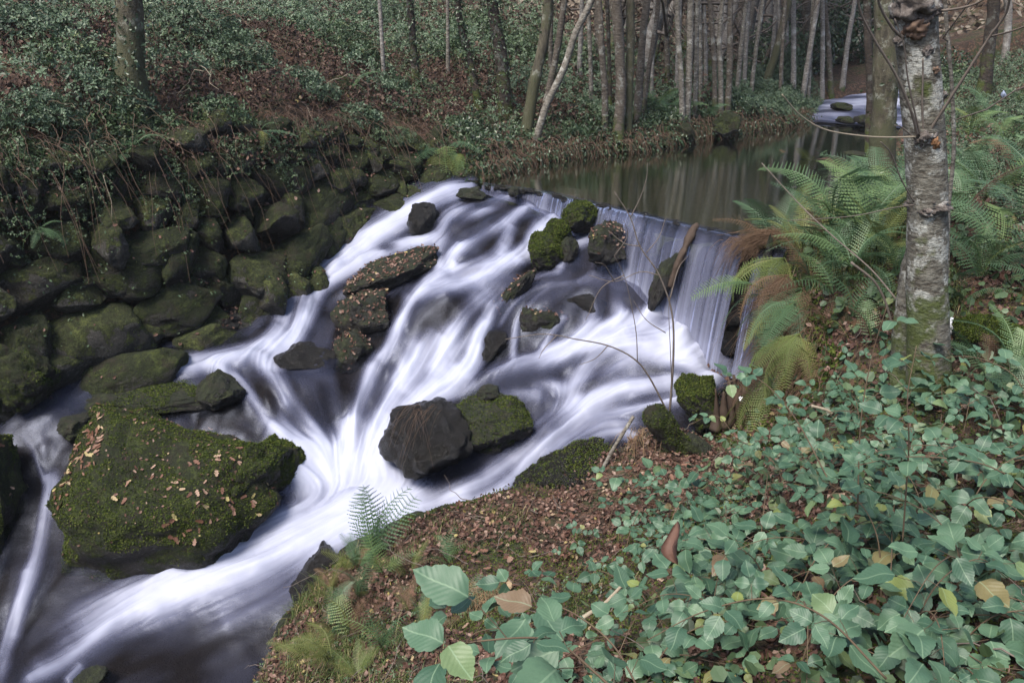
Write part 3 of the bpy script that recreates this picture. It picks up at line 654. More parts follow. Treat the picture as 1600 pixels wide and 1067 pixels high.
rock('rock', 'flat wet stone strewn with leaves at the foot of the wall', 350, 512, 9.1, 130, 55, .35, 'wet', 11)
rock('rock', 'small wet rock lapped by the left channel above the big boulder', 474, 564, 8.45, 88, 46, .26, 'wet', 12)
rock('rock_ridge', 'long dark rock with brown leaves on its back splitting the two chutes', 612, 425, 9.55, 150, 46, .34, 'wetdry', 13, ry=-20, rz=18)
rock('rock_ridge', 'broad dark rock below the leafy ridge, between the left channel and the middle chute', 562, 497, 9.0, 105, 88, .36, 'wetdry', 14, ry=-25)
rock('rock', 'narrow dark rock at the lower end of the ridge beside the middle chute', 545, 560, 8.6, 62, 75, .25, 'wetdry', 15, ry=25)
rock('rock', 'dark hooded rock near the top left of the cascade', 660, 340, 10.25, 48, 52, .28, 'wet', 16, ry=-35)
rock('rock', 'small flat brown stone in the water close to the left end of the weir', 738, 304, 10.5, 48, 20, .16, 'wetdry', 17)
rock('rock', 'tiny brown stone on the lip of the weir next to the flat stone', 803, 299, 10.5, 18, 14, .10, 'wetdry', 18)
for a, l in (((905, 340, 9.75, 52, 40, .22, 'boulder', 20), 'highest of the three mossy stones below the weir'), ((868, 368, 9.55, 50, 42, .2, 'boulder', 21), 'middle one of the three mossy stones below the weir'),
             ((848, 396, 9.4, 58, 54, .22, 'boulder', 22), 'lowest of the three mossy stones below the weir, green on its left side'), ((884, 392, 9.45, 40, 46, .18, 'wetdry', 23), 'dark bare rock tucked under the three mossy stones')):
    rock('mossy_stone', l, *a, cat='stone', sq=.9, facets=8)
rock('rock', 'leafy dark rock right of the mossy stones, just below the weir', 948, 382, 9.22, 66, 60, .2, 'wetdry', 24, ry=-30)
rock('rock', 'wet block of rock under the leafy rock, washed on both sides', 912, 478, 8.90, 84, 40, .2, 'wet', 25, sq=.7)
rock('rock', 'steep brown rock edge with leaves beside the middle chute', 778, 486, 8.98, 150, 40, .2, 'wetdry', 26, ry=-52)
rock('rock', 'dark bulging rock with a pale leaf on it at the right of the middle chute', 765, 545, 8.6, 60, 54, .26, 'wet', 27)
rock('rock', 'brown wet rock between thin falls in the middle of the cascade', 850, 508, 8.82, 70, 74, .26, 'wetdry', 28)
rock('black_boulder', 'big black boulder with a mossy crest in the middle of the stream', 672, 690, 7.45, 124, 118, .46, 'wet', 30, ry=-22, rz=10, cat='boulder', sq=.9, facets=11)
rock('black_boulder', 'low mossy shoulder behind the big black boulder', 775, 655, 7.8, 130, 72, .46, 'wetdry', 31, ry=8, cat='boulder', sq=.9)
rock('rock', 'small dark mossy rock at the left end of the low shoulder behind the black boulder', 765, 612, 8.05, 40, 20, .16, 'wetdry', 32)
rock('rock_ledge', 'wet mossy ledge along the right foot of the cascade beneath the leaning stick', 885, 750, 6.95, 175, 92, .36, 'wet', 33, ry=-20, rz=12)
rock('rock_ledge', 'long low mossy rock edging the white pool by the litter bank', 715, 812, 6.68, 260, 50, .24, 'wetdry', 34, ry=-14, rz=8)
rock('rock', 'dark wet slab leading from the litter bank down into the lower stream', 505, 900, 6.3, 90, 70, .4, 'wet', 35, ry=-25)
rock('rock', 'smooth drowned rock in the dark lower stream near the fern', 350, 1075, 5.75, 220, 70, .5, 'wet', 36, ry=-20)
rock('rock', 'small rock splitting the spray at the bottom of the stream', 140, 1062, 5.35, 50, 26, .14, 'wetdry', 37)
for i, (u, v, Y, w, h, ry, la) in enumerate([(930, 800, 6.62, 130, 40, -10, 'wet stone beneath the lower end of the leaning stick'), (640, 838, 6.55, 150, 30, -16, 'dark wet rim stone behind the tall thin fern'), (560, 878, 6.4, 110, 40, -28, 'dark wet rim stone at the left tip of the litter bank'),
        (470, 985, 5.85, 70, 70, -30, 'wet rock where a small trickle slips past the rusty stalks'), (985, 770, 6.8, 70, 40, -10, 'damp stone between the wet ledge and the stump')]):
    rock('rim_stone', la, u, v, Y, w, h, .34, 'wetdry', 70 + i, ry=ry, sq=.8, cat='stone')
rock('rock_slab', 'upright dark slab of rock in front of the tall fall, left of the driftwood', 1034, 440, 8.72, 34, 88, .14, 'wetdry', 38, ry=14, sq=.6)
rock('rock_pillar', 'thin dark mossy pillar of rock between the two right-hand falls', 1181, 480, 8.06, 15, 200, .16, 'wetdry', 39, ry=4, sq=.6, lvl=4)
rock('rock', 'mossy pointed rock on the bank at the foot of the tall fall', 1092, 622, 7.55, 62, 84, .26, 'boulder', 40, sq=1., facets=9, ry=-15)
rock('rock', 'mossy rock with leaves under the old stump', 1015, 705, 7.05, 60, 62, .24, 'wetdry', 41)
rock('rock', 'dark mossy stone set under the right bank by the stump', 1085, 700, 6.9, 46, 40, .2, 'wetdry', 42)
rock('mossy_stone', 'mossy stone between the upper and lower rapids far upstream', 1313, 167, 17.0, 30, 12, .3, 'boulder', 43, lvl=4, cat='stone')
rock('mossy_stone', 'mossy stone at the foot of the far rapids', 1322, 188, 15.9, 26, 10, .2, 'boulder', 44, lvl=4, cat='stone')
rock('stone', 'brown stone at the right edge of the far rapids', 1348, 188, 15.6, 22, 16, .2, 'wetdry', 45, lvl=4, cat='stone')
rock('root_mound', 'mossy mound of roots around the foot of the pale cluster', 1132, 196, 14.4, 44, 34, .3, 'boulder', 47, cat='root mound', lvl=4, sq=1.)
rock('root_mound', 'mossy root mound at the foot of the first pale trunks', 1070, 208, 13.9, 32, 28, .25, 'boulder', 48, cat='root mound', lvl=4, sq=1.)
rock('stone', 'pale flat stone showing above the calm pond', 1338, 240, 11.6, 34, 4, .2, 'wallstone', 46, lvl=3, cat='stone')

# ------------------------------------------------------------------ dry stone wall (thing) > stone
def stone_meshes(prefix, mat, n, s0, rough=.10, lvl=3):
    r = []
    for k in range(n):
        V, F = rock_shape(s0 + k, lvl, .62, 10, rough); V /= np.abs(V).max(0); r.append(mesh_np(prefix, V, F, True, mat=MAT[mat]))
    return r
wst = stone_meshes('stone', 'wallstone', 12, 200, .13, 4); wmo = stone_meshes('stone', 'boulder', 8, 300, .13, 4)
wall = empty('stone_wall', (-3.4, 8.7, -1.3)); tag(wall, 'old mossy dry stone wall of rounded boulders holding up the bank on the far side of the stream', 'wall')
wl = Vector(wall.location)
BI = _seg(WBASE, 400); TI = _seg(WTOP, 400)
cl = np.concatenate([[0], np.cumsum(np.linalg.norm(np.diff(BI[:, :2], axis=0), axis=1))]); LW = cl[-1]
def wallpt(s, h):
    i = np.interp(s, cl, np.arange(400)); k = min(int(i), 398); f = i - k
    b = BI[k] * (1 - f) + BI[k + 1] * f; t = TI[k] * (1 - f) + TI[k + 1] * f; H = t[2] - b[2]
    tan = BI[min(k + 6, 399)] - BI[max(k - 6, 0)]; return b, t, H, math.atan2(tan[1], tan[0])
nst = 0
row_h = 0.; rows = []
for j, hh in enumerate([.66, .60, .52, .46, .42, .38, .32, .28, .24]):
    rows.append((row_h, hh)); row_h += hh
for z0, hh in rows:
    s = 2.6 + rng.uniform(0, .3); hh_ = hh
    while s < LW:
        w = hh * rng.uniform(.6, 1.9); sc_ = s + w / 2; s += w * .97
        b, t, H, a = wallpt(sc_, 0)
        # rows hang from the top so that the coping stays level
        frac = (z0 + hh / 2) / row_h * max(1.0, 1.0)
        zt = t[2] - (row_h - z0 - hh / 2) * (1 if H > 2.5 else .9) + .10 * math.sin(sc_ * 1.7 + z0 * 3) + rng.normal() * .05
        if zt < b[2] - .15: continue
        f = np.clip((zt - b[2]) / max(H, .1), 0, 1.05); p = b * (1 - f) + t * f
        p = p - np.array([WN[0], WN[1], 0]) * (.02 + rng.uniform(-.09, .12))
        big = 1.0 + (.35 if rng.random() < .15 else rng.uniform(-.12, .1))
        mossy = rng.random() < .45
        me = (wmo if mossy else wst)[rng.integers(0, 8 if mossy else 12)]
        o = link('stone', me, wall, Vector((p[0], p[1], zt)) - wl, (R(rng.uniform(-14, 14)), R(rng.uniform(-24, 24)), a + R(rng.uniform(-12, 12)) + (math.pi if rng.random() < .5 else 0)),
                 (w * .60 * big, rng.uniform(.28, .40), hh * .61 * big)); nst += 1
for k in range(150):
    s = rng.uniform(2.6, LW); b, t, H, a = wallpt(s, 0); f = rng.uniform(.02, 1); p = b * (1 - f) + t * f - np.array([WN[0], WN[1], 0]) * rng.uniform(-.12, .08); q_ = rng.uniform(.07, .17)
    o = link('stone', (wmo if k % 2 else wst)[rng.integers(0, 8)], wall, Vector(p) - wl, (rng.uniform(-.4, .4), rng.uniform(-.5, .5), a + rng.uniform(-.4, .4)), (q_ * rng.uniform(1, 1.7), .2, q_)); nst += 1
print('wall stones', nst)
# weir wall behind the curtain
weir = empty('stone_weir', (CREST[3][0], CREST[3][1], -.6)); tag(weir, 'low weir of dark wet stones that the pond spills over', 'weir')
wet_ = stone_meshes('stone', 'wet', 5, 400, .12)
for z0, hh in ((-1.25, .3), (-.95, .28), (-.68, .26), (-.43, .22), (-.2, .2)):
    s = rng.uniform(0, .2)
    while s < 1:
        w = rng.uniform(.25, .5); q = (s + w / 6.6); s += w / 3.3
        if q > 1.05: break
        x = np.interp(q * 4, range(5), CREST[:, 0]); y = np.interp(q * 4, range(5), CREST[:, 1]); fz = np.interp(q * 4, range(5), FOOT_Z)
        if z0 + hh < fz - .1: continue
        k = np.interp(q * 4, range(5), FOOT_D) * .35 * (-z0 / 1.3)
        link('stone', wet_[rng.integers(0, 5)], weir, Vector((x + OUTN[0] * (k - .14), y + OUTN[1] * (k - .14), z0 + hh / 2 - .03)) - Vector(weir.location), (R(rng.uniform(-6, 6)), R(rng.uniform(-6, 6)), R(-44 + rng.uniform(-8, 8))), (w * .56, .17, hh * .56))

# ------------------------------------------------------------------ leaf and stem builders
def unit(a): return a / (np.linalg.norm(a, axis=-1, keepdims=True) + 1e-9)
TM = {}
TM['leaf'] = (np.array([(0, 0, 0), (-.30, .45, .07), (0, 1, -.06), (.30, .45, .07)]), np.array([(0, 2, 1), (0, 3, 2)]))
TM['round'] = (np.array([(0, 0, 0), (-.40, .25, .05), (-.34, .72, .04), (0, 1, -.04), (.34, .72, .04), (.40, .25, .05)]), np.array([(0, 3, 2), (0, 2, 1), (0, 4, 3), (0, 5, 4)]))
def _tri():
    V, F = TM['leaf']; vs, fs = [], []
    for k, (a, dx, dy) in enumerate(((0, 0, .45), (70, .05, .3), (-70, -.05, .3))):
        c, s = math.cos(R(a)), math.sin(R(a)); x, y = V[:, 0] * .62, V[:, 1] * .62
        vs.append(np.stack([x * c + y * s + dx, -x * s + y * c + dy, V[:, 2] - .05 * (k > 0)], -1)); fs.append(F + 4 * k)
    return np.vstack(vs), np.vstack(fs)
TM['tri'] = _tri()
TM['curl'] = (np.array([(0, 0, 0), (-.30, .3, .16), (-.22, .75, .10), (0, 1, .20), (.26, .7, .05), (.34, .35, .14), (0, .5, -.02)]), np.array([(0, 6, 1), (1, 6, 2), (2, 6, 3), (3, 6, 4), (4, 6, 5), (5, 6, 0)]))
def cloud(name, P, N, size, tmpl, mat, tilt=.5, rnd=None, parent=None, kind='stuff', rg=rng):
    V, F = TM[tmpl]; n = len(P); k = len(V)
    N = unit(np.asarray(N, float) * np.ones((n, 3)) + tilt * rg.normal(size=(n, 3)))
    a = unit(np.cross(N, rg.normal(size=(n, 3)))); b = np.cross(N, a); s = np.broadcast_to(size, (n,))[:, None, None]
    W = P[:, None] + s * (V[None, :, 0, None] * a[:, None] + V[None, :, 1, None] * b[:, None] + V[None, :, 2, None] * N[:, None])
    FF = (F[None] + (np.arange(n) * k)[:, None, None]).reshape(-1, 3)
    r = rng.random(n) if rnd is None else rnd
    me = mesh_np(name, W.reshape(-1, 3), FF, False, {'rnd': ('FACE', 'FLOAT', np.repeat(r, len(F)))}, MAT[mat])
    o = link(name, me, parent)
    if parent is not None: o.location = -Vector(parent.location)
    if kind: o['kind'] = kind
    return o
def curves_mesh(name, C, r0, r1, mat, nside=3, rnd=None):
    """C (n,m,3) centre lines"""
    n, m, _ = C.shape; T = unit(np.gradient(C, axis=1)); A = unit(np.cross(T, np.array([.31, .52, .79]))); B = np.cross(T, A)
    rr = (np.broadcast_to(r0, (n,))[:, None] * np.linspace(1, 0, m) + np.broadcast_to(r1, (n,))[:, None] * np.linspace(0, 1, m))[..., None, None]
    th = np.linspace(0, 2 * np.pi, nside, endpoint=False)
    V = C[:, :, None] + rr * (np.cos(th)[:, None] * A[:, :, None] + np.sin(th)[:, None] * B[:, :, None])
    i = np.arange(n * m * nside).reshape(n, m, nside); j = np.roll(i, -1, 2)
    F = np.stack([i[:, :-1], j[:, :-1], j[:, 1:], i[:, 1:]], -1).reshape(-1, 4)
    at_ = {'rnd': ('FACE', 'FLOAT', np.repeat(rng.random(n), (m - 1) * nside))}
    return mesh_np(name, V.reshape(-1, 3), F, True, at_, MAT[mat])
def stems(P, D, Ln, droop, m=7, wig=.08, rg=rng):
    """drooping lines starting at P towards D"""
    n = len(P); t = np.linspace(0, 1, m); Ln = np.broadcast_to(Ln, (n,)); dr = np.broadcast_to(droop, (n,))
    C = P[:, None] + (unit(D)[:, None] * t[:, None]) * Ln[:, None, None]
    C[..., 2] -= dr[:, None] * t ** 2 * Ln[:, None]
    w = np.cumsum(rg.normal(size=(n, m, 3)), 1) * wig * Ln[:, None, None] / m; w[:, 0] = 0
    return C + w
def blades(name, P, D, Ln, droop, w, mat, m=6):
    """grass blades: flat tapering ribbons"""
    C = stems(P, D, Ln, droop, m, .05); n = len(P); T = unit(np.gradient(C, axis=1)); A = unit(np.cross(T, np.array([.1, .2, 1.])))
    ww = (np.broadcast_to(w, (n,))[:, None] * (1 - np.linspace(0, 1, m) ** 2 * .92))[..., None]
    V = np.stack([C - A * ww, C + A * ww], 2); i = np.arange(n * m * 2).reshape(n, m, 2)
    F = np.stack([i[:, :-1, 0], i[:, :-1, 1], i[:, 1:, 1], i[:, 1:, 0]], -1).reshape(-1, 4)
    return mesh_np(name, V.reshape(-1, 3), F, True, {'rnd': ('FACE', 'FLOAT', np.repeat(rng.random(n), m - 1))}, MAT[mat])
def surf_pts(V, F, n, upmin=-.2, rg=rng):
    a, b, c = V[F[:, 0]], V[F[:, 1]], V[F[:, 2]]; N = np.cross(b - a, c - a); ar = np.linalg.norm(N, axis=1); N = N / (ar[:, None] + 1e-12)
    w = ar * (N[:, 2] > upmin); w = w / w.sum(); k = rg.choice(len(F), n, p=w); r = rg.random((n, 2)); sw_ = r.sum(1) > 1; r[sw_] = 1 - r[sw_]
    return a[k] + (b[k] - a[k]) * r[:, :1] + (c[k] - a[k]) * r[:, 1:], N[k]

# ------------------------------------------------------------------ trees
def trunk_path(px, Y, top, seed, lean=(0, 0)):
    """px: photograph points of the stem, all at depth Y; continued upwards to the height top"""
    P = [np.array(PY(u, v, Y)) for u, v in px]; P[0][2] = min(P[0][2], g1(P[0][0], P[0][1])) - .12
    d = P[-1] - P[-2]; d /= np.linalg.norm(d); d = d * .55 + np.array([lean[0], lean[1], .45]); rg = np.random.default_rng(seed)
    while P[-1][2] < top:
        d = d + rg.normal(size=3) * .06; d[2] = max(d[2], .8); d /= np.linalg.norm(d); P.append(P[-1] + d * 1.1)
    return np.array(P)
def tree(label, px, wpx, mat, top=9., seed=0, name='tree', cat='tree', group=None, branches=5, ivy=0, n=16, Y=None, rough=.22, flare=1.5, taper=.5, lean=(0, 0), brmat='twig'):
    b = at(*px[0]); Y = Y or b[1]
    P = trunk_path(px, Y, top, seed, lean); base = Vector((P[0][0], P[0][1], P[0][2] + .12))
    dist = np.linalg.norm(P[0] - np.array([0, 0, CAMZ])); r = wpx * (.82 if dist > 12 else 1) / 2 / FPX * dist
    m = max(30, int(len(P) * 7)); C = spline(P, m); h = C[:, 2] - C[0, 2]; rr = r * (1 - (1 - taper) * np.clip(h / (top - C[0, 2]), 0, 1)) * (1 + (flare - 1) * np.exp(-h / .28))
    e = empty(name, base); tag(e, label, cat, group)
    V, F, T = tube_np(C - np.array(base), rr, n, seed, rough)
    link('trunk', mesh_np('trunk', V, [F, T], True, mat=MAT[mat]), e)
    rg = np.random.default_rng(seed + 5)
    if branches:
        parts = []
        for k in range(branches):
            i = int(m * rg.uniform(.42, .97)); a = rg.uniform(0, 2 * math.pi); L_ = rg.uniform(1., 2.4)
            d = np.array([math.cos(a), math.sin(a), rg.uniform(.4, 1.3)]); S = stems(C[i][None], d[None], L_, -.15, 8, .5, rg)[0]
            parts.append(tube_np(S - np.array(base), np.linspace(rr[i] * .38, .008, 8), 5))
            for q in range(4):
                j = rg.integers(2, 8); d2 = d + rg.normal(size=3) * .8; S2 = stems(S[j][None], d2[None], L_ * .45, -.1, 5, .5, rg)[0]
                parts.append(tube_np(S2 - np.array(base), np.linspace(.012, .003, 5), 4))
        V, F = join(parts); tag(link('branches', mesh_np('branches', V, F, True, mat=MAT[brmat]), e), kind='stuff')
    if ivy:
        k = rg.integers(0, int(m * .6), ivy); a = rg.uniform(0, 2 * np.pi, ivy)
        N = np.stack([np.cos(a), np.sin(a), np.full(ivy, .15)], -1); P_ = C[k] + N * (rr[k] * rg.uniform(1., 1.9, ivy))[:, None]; P_[:, 2] += rg.uniform(-.1, .1, ivy)
        cloud('ivy', P_, N, rg.uniform(.03, .065, ivy), 'leaf', 'ivy', .6, parent=e, rg=rg)
    return e, C, rr
tree('thick mossy tree standing on the bank above the dry stone wall', [(210, 190), (205, 110), (203, 50), (200, -30)], 38, 'bark_moss', 9, 1, ivy=700, n=22, flare=1.5)
tree('slim ivy-clad tree at the back of the left terrace', [(652, 150), (645, 60), (638, -20)], 13, 'bark_dark', 9, 2, ivy=900)
tree('twisted ivy-clad tree left of the thicker ivy tree', [(752, 180), (735, 100), (722, 50), (714, -10)], 13, 'bark_dark', 9, 3, ivy=900)
tree('thicker tree wrapped in ivy on the left bank of the pond', [(792, 195), (784, 100), (771, 20), (768, -30)], 24, 'bark_dark', 9, 4, ivy=1600)
tree('leaning mossy alder, first of the three clumped on the pond bank', [(818, 222), (835, 130), (850, 60), (858, -20)], 20, 'bark_moss', 10, 5, ivy=60, n=18)
tree('thin straight alder, second of the clump of three on the pond bank', [(842, 200), (860, 130), (872, 70), (884, -10)], 13, 'bark_mid', 10, 6)
tree('slender pale tree leaning far right in front of two darker alders on the pond bank', [(830, 235), (852, 170), (880, 110), (900, 50), (928, -10)], 13, 'bark_pale', 9, 7)
tree('blotchy grey tree, leftmost of the dark cluster at the middle of the pond bank', [(945, 222), (945, 150), (940, 80), (935, -10)], 12, 'bark_mid', 10, 8)
tree('stoutest dark trunk of the cluster at the middle of the pond bank', [(965, 222), (970, 150), (968, 80), (962, -10)], 19, 'bark_mid', 11, 9, n=20)
tree('mossy trunk joined to the stoutest one on the pond bank', [(980, 220), (982, 150), (985, 80), (984, -10)], 16, 'bark_moss', 11, 10)
tree('upright trunk right of the mossy one in the pond bank cluster', [(994, 205), (1000, 120), (1004, 60), (1012, -10)], 14, 'bark_mid', 11, 11)
tree('thin right-leaning stem at the end of the pond bank cluster', [(1002, 195), (1012, 120), (1022, 60), (1030, -10)], 9, 'bark_mid', 11, 12)
tree('very thin pole between the dark cluster and the pale cluster', [(955, 190), (952, 100), (948, -10)], 7, 'bark_dark', 11, 35)
tree('pale lichened trunk, first of the pale cluster further along the pond', [(1068, 208), (1064, 120), (1060, 60), (1060, -10)], 10, 'bark_pale', 11, 13)
tree('pale trunk with a split base in the pale cluster further along the pond', [(1072, 205), (1076, 130), (1078, 60), (1080, -10)], 12, 'bark_pale', 11, 14)
tree('thin pale pole behind the split one', [(1086, 195), (1088, 100), (1090, -10)], 8, 'bark_pale', 11, 36)
tree('brown smooth trunk standing alone between the pale clusters', [(1118, 190), (1116, 100), (1108, -10)], 9, 'bark_mid', 11, 15)
tree('pale trunk covered in lichen above the mossy stool', [(1128, 190), (1126, 120), (1124, 60), (1130, -10)], 9, 'bark_pale', 11, 16)
tree('grey trunk on the right of the mossy stool', [(1136, 190), (1140, 110), (1142, -10)], 11, 'bark_mid', 11, 17)
tree('straight pale pole behind the bending mossy tree', [(1186, 130), (1188, 60), (1190, -10)], 9, 'bark_far', 11, 18, Y=21)
tree('bending brown and mossy tree leaning right over the bank', [(1188, 152), (1202, 115), (1215, 75), (1226, 30), (1234, -10)], 14, 'bark_moss', 10, 19)
tree('grey twin trunk just left of the far rapids', [(1240, 160), (1240, 90), (1240, -10)], 9, 'bark_far', 11, 20)
tree('white slanting trunk just left of the far rapids', [(1252, 165), (1262, 100), (1272, 40), (1280, -10)], 9, 'bark_far', 11, 21)
tree('slanting pole leaning right over the far rapids', [(1276, 145), (1292, 80), (1310, 10), (1313, -10)], 6, 'bark_far', 10, 22, Y=20)
tree('second slanting pole leaning right over the far rapids', [(1285, 140), (1300, 75), (1325, -10)], 5, 'bark_far', 10, 23, Y=21)
tree('thin white tree beyond the rapids against the dark shrubs', [(1334, 130), (1338, 60), (1342, -10)], 6, 'bark_pale', 9, 24, Y=24)
tree('tall mossy tree patched with white lichen behind the main trunk', [(1378, 300), (1380, 200), (1384, 100), (1386, -30)], 33, 'bark_moss', 10, 25, n=20, ivy=160)
tree('dim brown trunk just left of the lichened tree by the pond', [(1358, 260), (1360, 150), (1356, 60), (1355, -10)], 14, 'bark_dark', 10, 26)
tree('dark thick tree at the far right edge of the wood', [(1548, 95), (1550, 40), (1556, -20)], 20, 'bark_dark', 10, 27, Y=15)
tree('grey tree behind the twigs near the top right corner', [(1578, 80), (1576, 30), (1570, -20)], 12, 'bark_far', 10, 28, Y=18)
tree('thin pale sapling with bare stem right of the main trunk', [(1484, 440), (1482, 330), (1490, 240), (1487, 130), (1476, -20)], 6, 'bark_pale', 4, 29, flare=1.1, branches=3)

rge = np.random.default_rng(31)
for k, u in enumerate([925, 1018, 1044, 1058, 1096, 1104, 1152, 1162, 1172, 1204, 1218, 1228, 1262, 1222, 1300, 1316, 700, 600, 860, 905, 1150, 1285]):
    vb = rge.uniform(135, 180) if u > 920 else rge.uniform(110, 150); l_ = rge.uniform(-14, 22) * (1 if u > 1100 else .6)
    tree('x', [(u, vb), (u + l_ * .4, vb * .5), (u + l_, -10)], rge.uniform(5.5, 9), ['bark_pale', 'bark_far', 'bark_mid', 'bark_far'][k % 4], 11, 600 + k, group='slim stems standing behind the pond bank', branches=7)
# fine branches reaching across the top
# the main tree, with its burrs, holes and water shoots
MT, MC, MR = tree('stout pale-barked tree with burrs and thin bare shoots in the right foreground', [(1458, 610), (1450, 500), (1448, 400), (1449, 300), (1444, 200), (1436, 100), (1432, 20), (1428, -80)], 52, 'bark_main', 8, 30, n=40, rough=.10, branches=6, taper=.75, flare=1.25)
mb = np.array(MT.location); MY = MC[0][1]
def main_pt(v, off=(0, 0)):
    zz = MC[:, 2]; z = PY(1450, v, MY)[2]; x = np.interp(z, zz, MC[:, 0]); y = np.interp(z, zz, MC[:, 1]); return np.array([x, y, z])
def burr(v, dx, dy, s, seed, mat='bark_burr', name='burr', label=None):
    V, F = rock_shape(seed, 4, .9, 3, .5); c = main_pt(v) + np.array([dx, dy, 0]); o = link(name, mesh_np(name, V * np.array(s), F, True, mat=MAT[mat]), MT, c - mb)
    if label: o['label'] = label
burr(318, 0, -.01, (.128, .13, .05), 61); burr(15, -.02, -.05, (.135, .13, .10), 62); burr(45, -.05, -.09, (.07, .07, .06), 63, 'deadstem', 'hollow', 'dark mossy hollow in the bark')
burr(78, .005, -.11, (.03, .02, .03), 64); burr(108, .05, -.09, (.026, .03, .022), 65, 'deadstem', 'hollow'); burr(212, -.03, -.09, (.065, .055, .05), 66); burr(218, .01, -.115, (.032, .026, .035), 67, 'orange', 'torn_wood', 'torn orange wood where shoots sprout')
burr(326, -.04, -.09, (.05, .05, .03), 68); burr(150, .095, -.03, (.035, .04, .04), 69); burr(65, -.12, -.04, (.03, .04, .025), 70)
def shoot(px, w0, w1, mat='twig', dY=-.10, name='shoot', parent=MT, Y=None, bend=0):
    n = len(px); Y0 = (MY if Y is None else Y) + dY; P = np.array([PY(u, v, Y0 + bend * i / max(1, n - 1)) for i, (u, v) in enumerate(px)]); C = spline(P, n * 6)
    s = Y0 / FPX / 2 * .8; V, F, T = tube_np(C - (np.array(parent.location) if parent is not None else C[0]), np.linspace(w0 * s, w1 * s, len(C)), 6, 1, .15)
    return link(name, mesh_np(name, V, [F, T], True, mat=MAT[mat]), parent, None if parent is not None else C[0])
for px, a, b, bd in [([(1434, 214), (1424, 175), (1400, 118), (1366, 62), (1345, 20), (1338, -20)], 6, 4, -.3), ([(1438, 212), (1428, 170), (1418, 120), (1412, 70), (1398, 30)], 4, 2, -.2), ([(1443, 208), (1441, 165), (1442, 120), (1442, 92)], 4, 3, -.05),
                 ([(1452, 206), (1478, 165), (1508, 118), (1545, 60), (1572, 20), (1580, -20)], 6, 4, -.4), ([(1546, 58), (1570, 52), (1600, 42), (1640, 20)], 4, 2, -.5), ([(1432, 214), (1395, 215), (1350, 213), (1290, 203), (1250, 180), (1222, 148)], 4, 2, -.6),
                 ([(1430, 218), (1410, 200), (1398, 196)], 3, 2, -.1), ([(1430, 320), (1395, 325), (1330, 338), (1230, 345)], 2.4, 1.2, -.3), ([(1428, 316), (1408, 280), (1392, 240), (1376, 222)], 3, 2, -.2),
                 ([(1462, 18), (1490, 15), (1520, 8), (1545, -5)], 6, 3, -.3), ([(1412, 60), (1395, 45), (1375, 10), (1370, -20)], 6, 4, -.2)]:
    shoot(px, a, b, 'twig_pale' if px[-1] == (1222, 148) else 'twig', bend=bd)
# broken pale stem beside it
P = np.array([PY(u, v, MY + .22) for u, v in [(1412, 640), (1414, 560), (1418, 490), (1424, 430), (1430, 392)]]); C = spline(P, 26)
V, F, T = tube_np(C - C[0], np.linspace(.10, .062, 26), 18, 3, .2); sl = V[:, 2] > (C[-1, 2] - C[0, 2] - .12); V[sl, 2] += .09 * fbm(V[sl] * 14, 3)
tag(link('broken_stem', mesh_np('broken_stem', V, [F, T], True, mat=MAT['bark_main']), None, C[0]), 'pale broken stem leaning against the left side of the main tree', 'tree stump')

# bare woodland behind: a few shapes, copied
def far_tree(seed):
    rg = np.random.default_rng(seed); h = rg.uniform(8, 12); d = np.array([rg.normal() * .10, rg.normal() * .10, 1]); P = [np.zeros(3) - np.array([0, 0, .3])]
    for k in range(9): d = d + rg.normal(size=3) * .09; P.append(P[-1] + d / np.linalg.norm(d) * h / 9)
    C = spline(P, 26); r = rg.uniform(.05, .11); rr = r * np.linspace(1, .35, 26) * (1 + .5 * np.exp(-np.arange(26) / 1.2))
    V, F, T = tube_np(C, rr, 9, seed, .2); tr = mesh_np('trunk', V, [F, T], True, mat=MAT['bark_far' if seed % 3 else 'bark_mid']); parts = []
    for k in range(22):
        i = rg.integers(2, 25); a = rg.uniform(0, 6.3); dd = np.array([math.cos(a), math.sin(a), rg.uniform(.2, 1.2)]); L_ = rg.uniform(.7, 2.0)
        S = stems(C[i][None], dd[None], L_, -.1, 6, .6, rg)[0]; parts.append(tube_np(S, np.linspace(rr[i] * .35, .006, 6), 4, cap=False))
        for q in range(4):
            S2 = stems(S[rg.integers(1, 6)][None], (dd + rg.normal(size=3) * .8)[None], L_ * .5, 0, 4, .5, rg)[0]; parts.append((*tube_np(S2, np.linspace(.010, .003, 4), 3, cap=False)[:2], []))
    V, F = join([(p[0], p[1], []) for p in parts]); return tr, mesh_np('branches', V, F, True, mat=MAT['twig'])
FT = [far_tree(500 + k) for k in range(8)]
def copy_tree(o, parent=None):
    c = o.copy(); COL.objects.link(c); c.parent = parent
    for ch in o.children: copy_tree(ch, c)
    return c
protos = []
def place_far(x, y, s, rg=rng):
    k = int(rg.integers(0, 8))
    if k not in [p[0] for p in protos]:
        e = empty('bare_tree', (0, 0, 0)); tag(e, 'slim bare grey tree in the dim woodland behind the pond', 'tree', 'bare trees of the woodland behind the pond')
        link('trunk', FT[k][0], e); tag(link('branches', FT[k][1], e), kind='stuff'); protos.append((k, e))
    else: e = copy_tree(dict(protos)[k])
    e.location = (x, y, g1(x, y)); e.rotation_euler = (R(rg.normal() * 5), R(rg.normal() * 6), rg.uniform(0, 6.3)); e.scale = (s, s, s)
cnt = 0; rgf = np.random.default_rng(77); PT = []
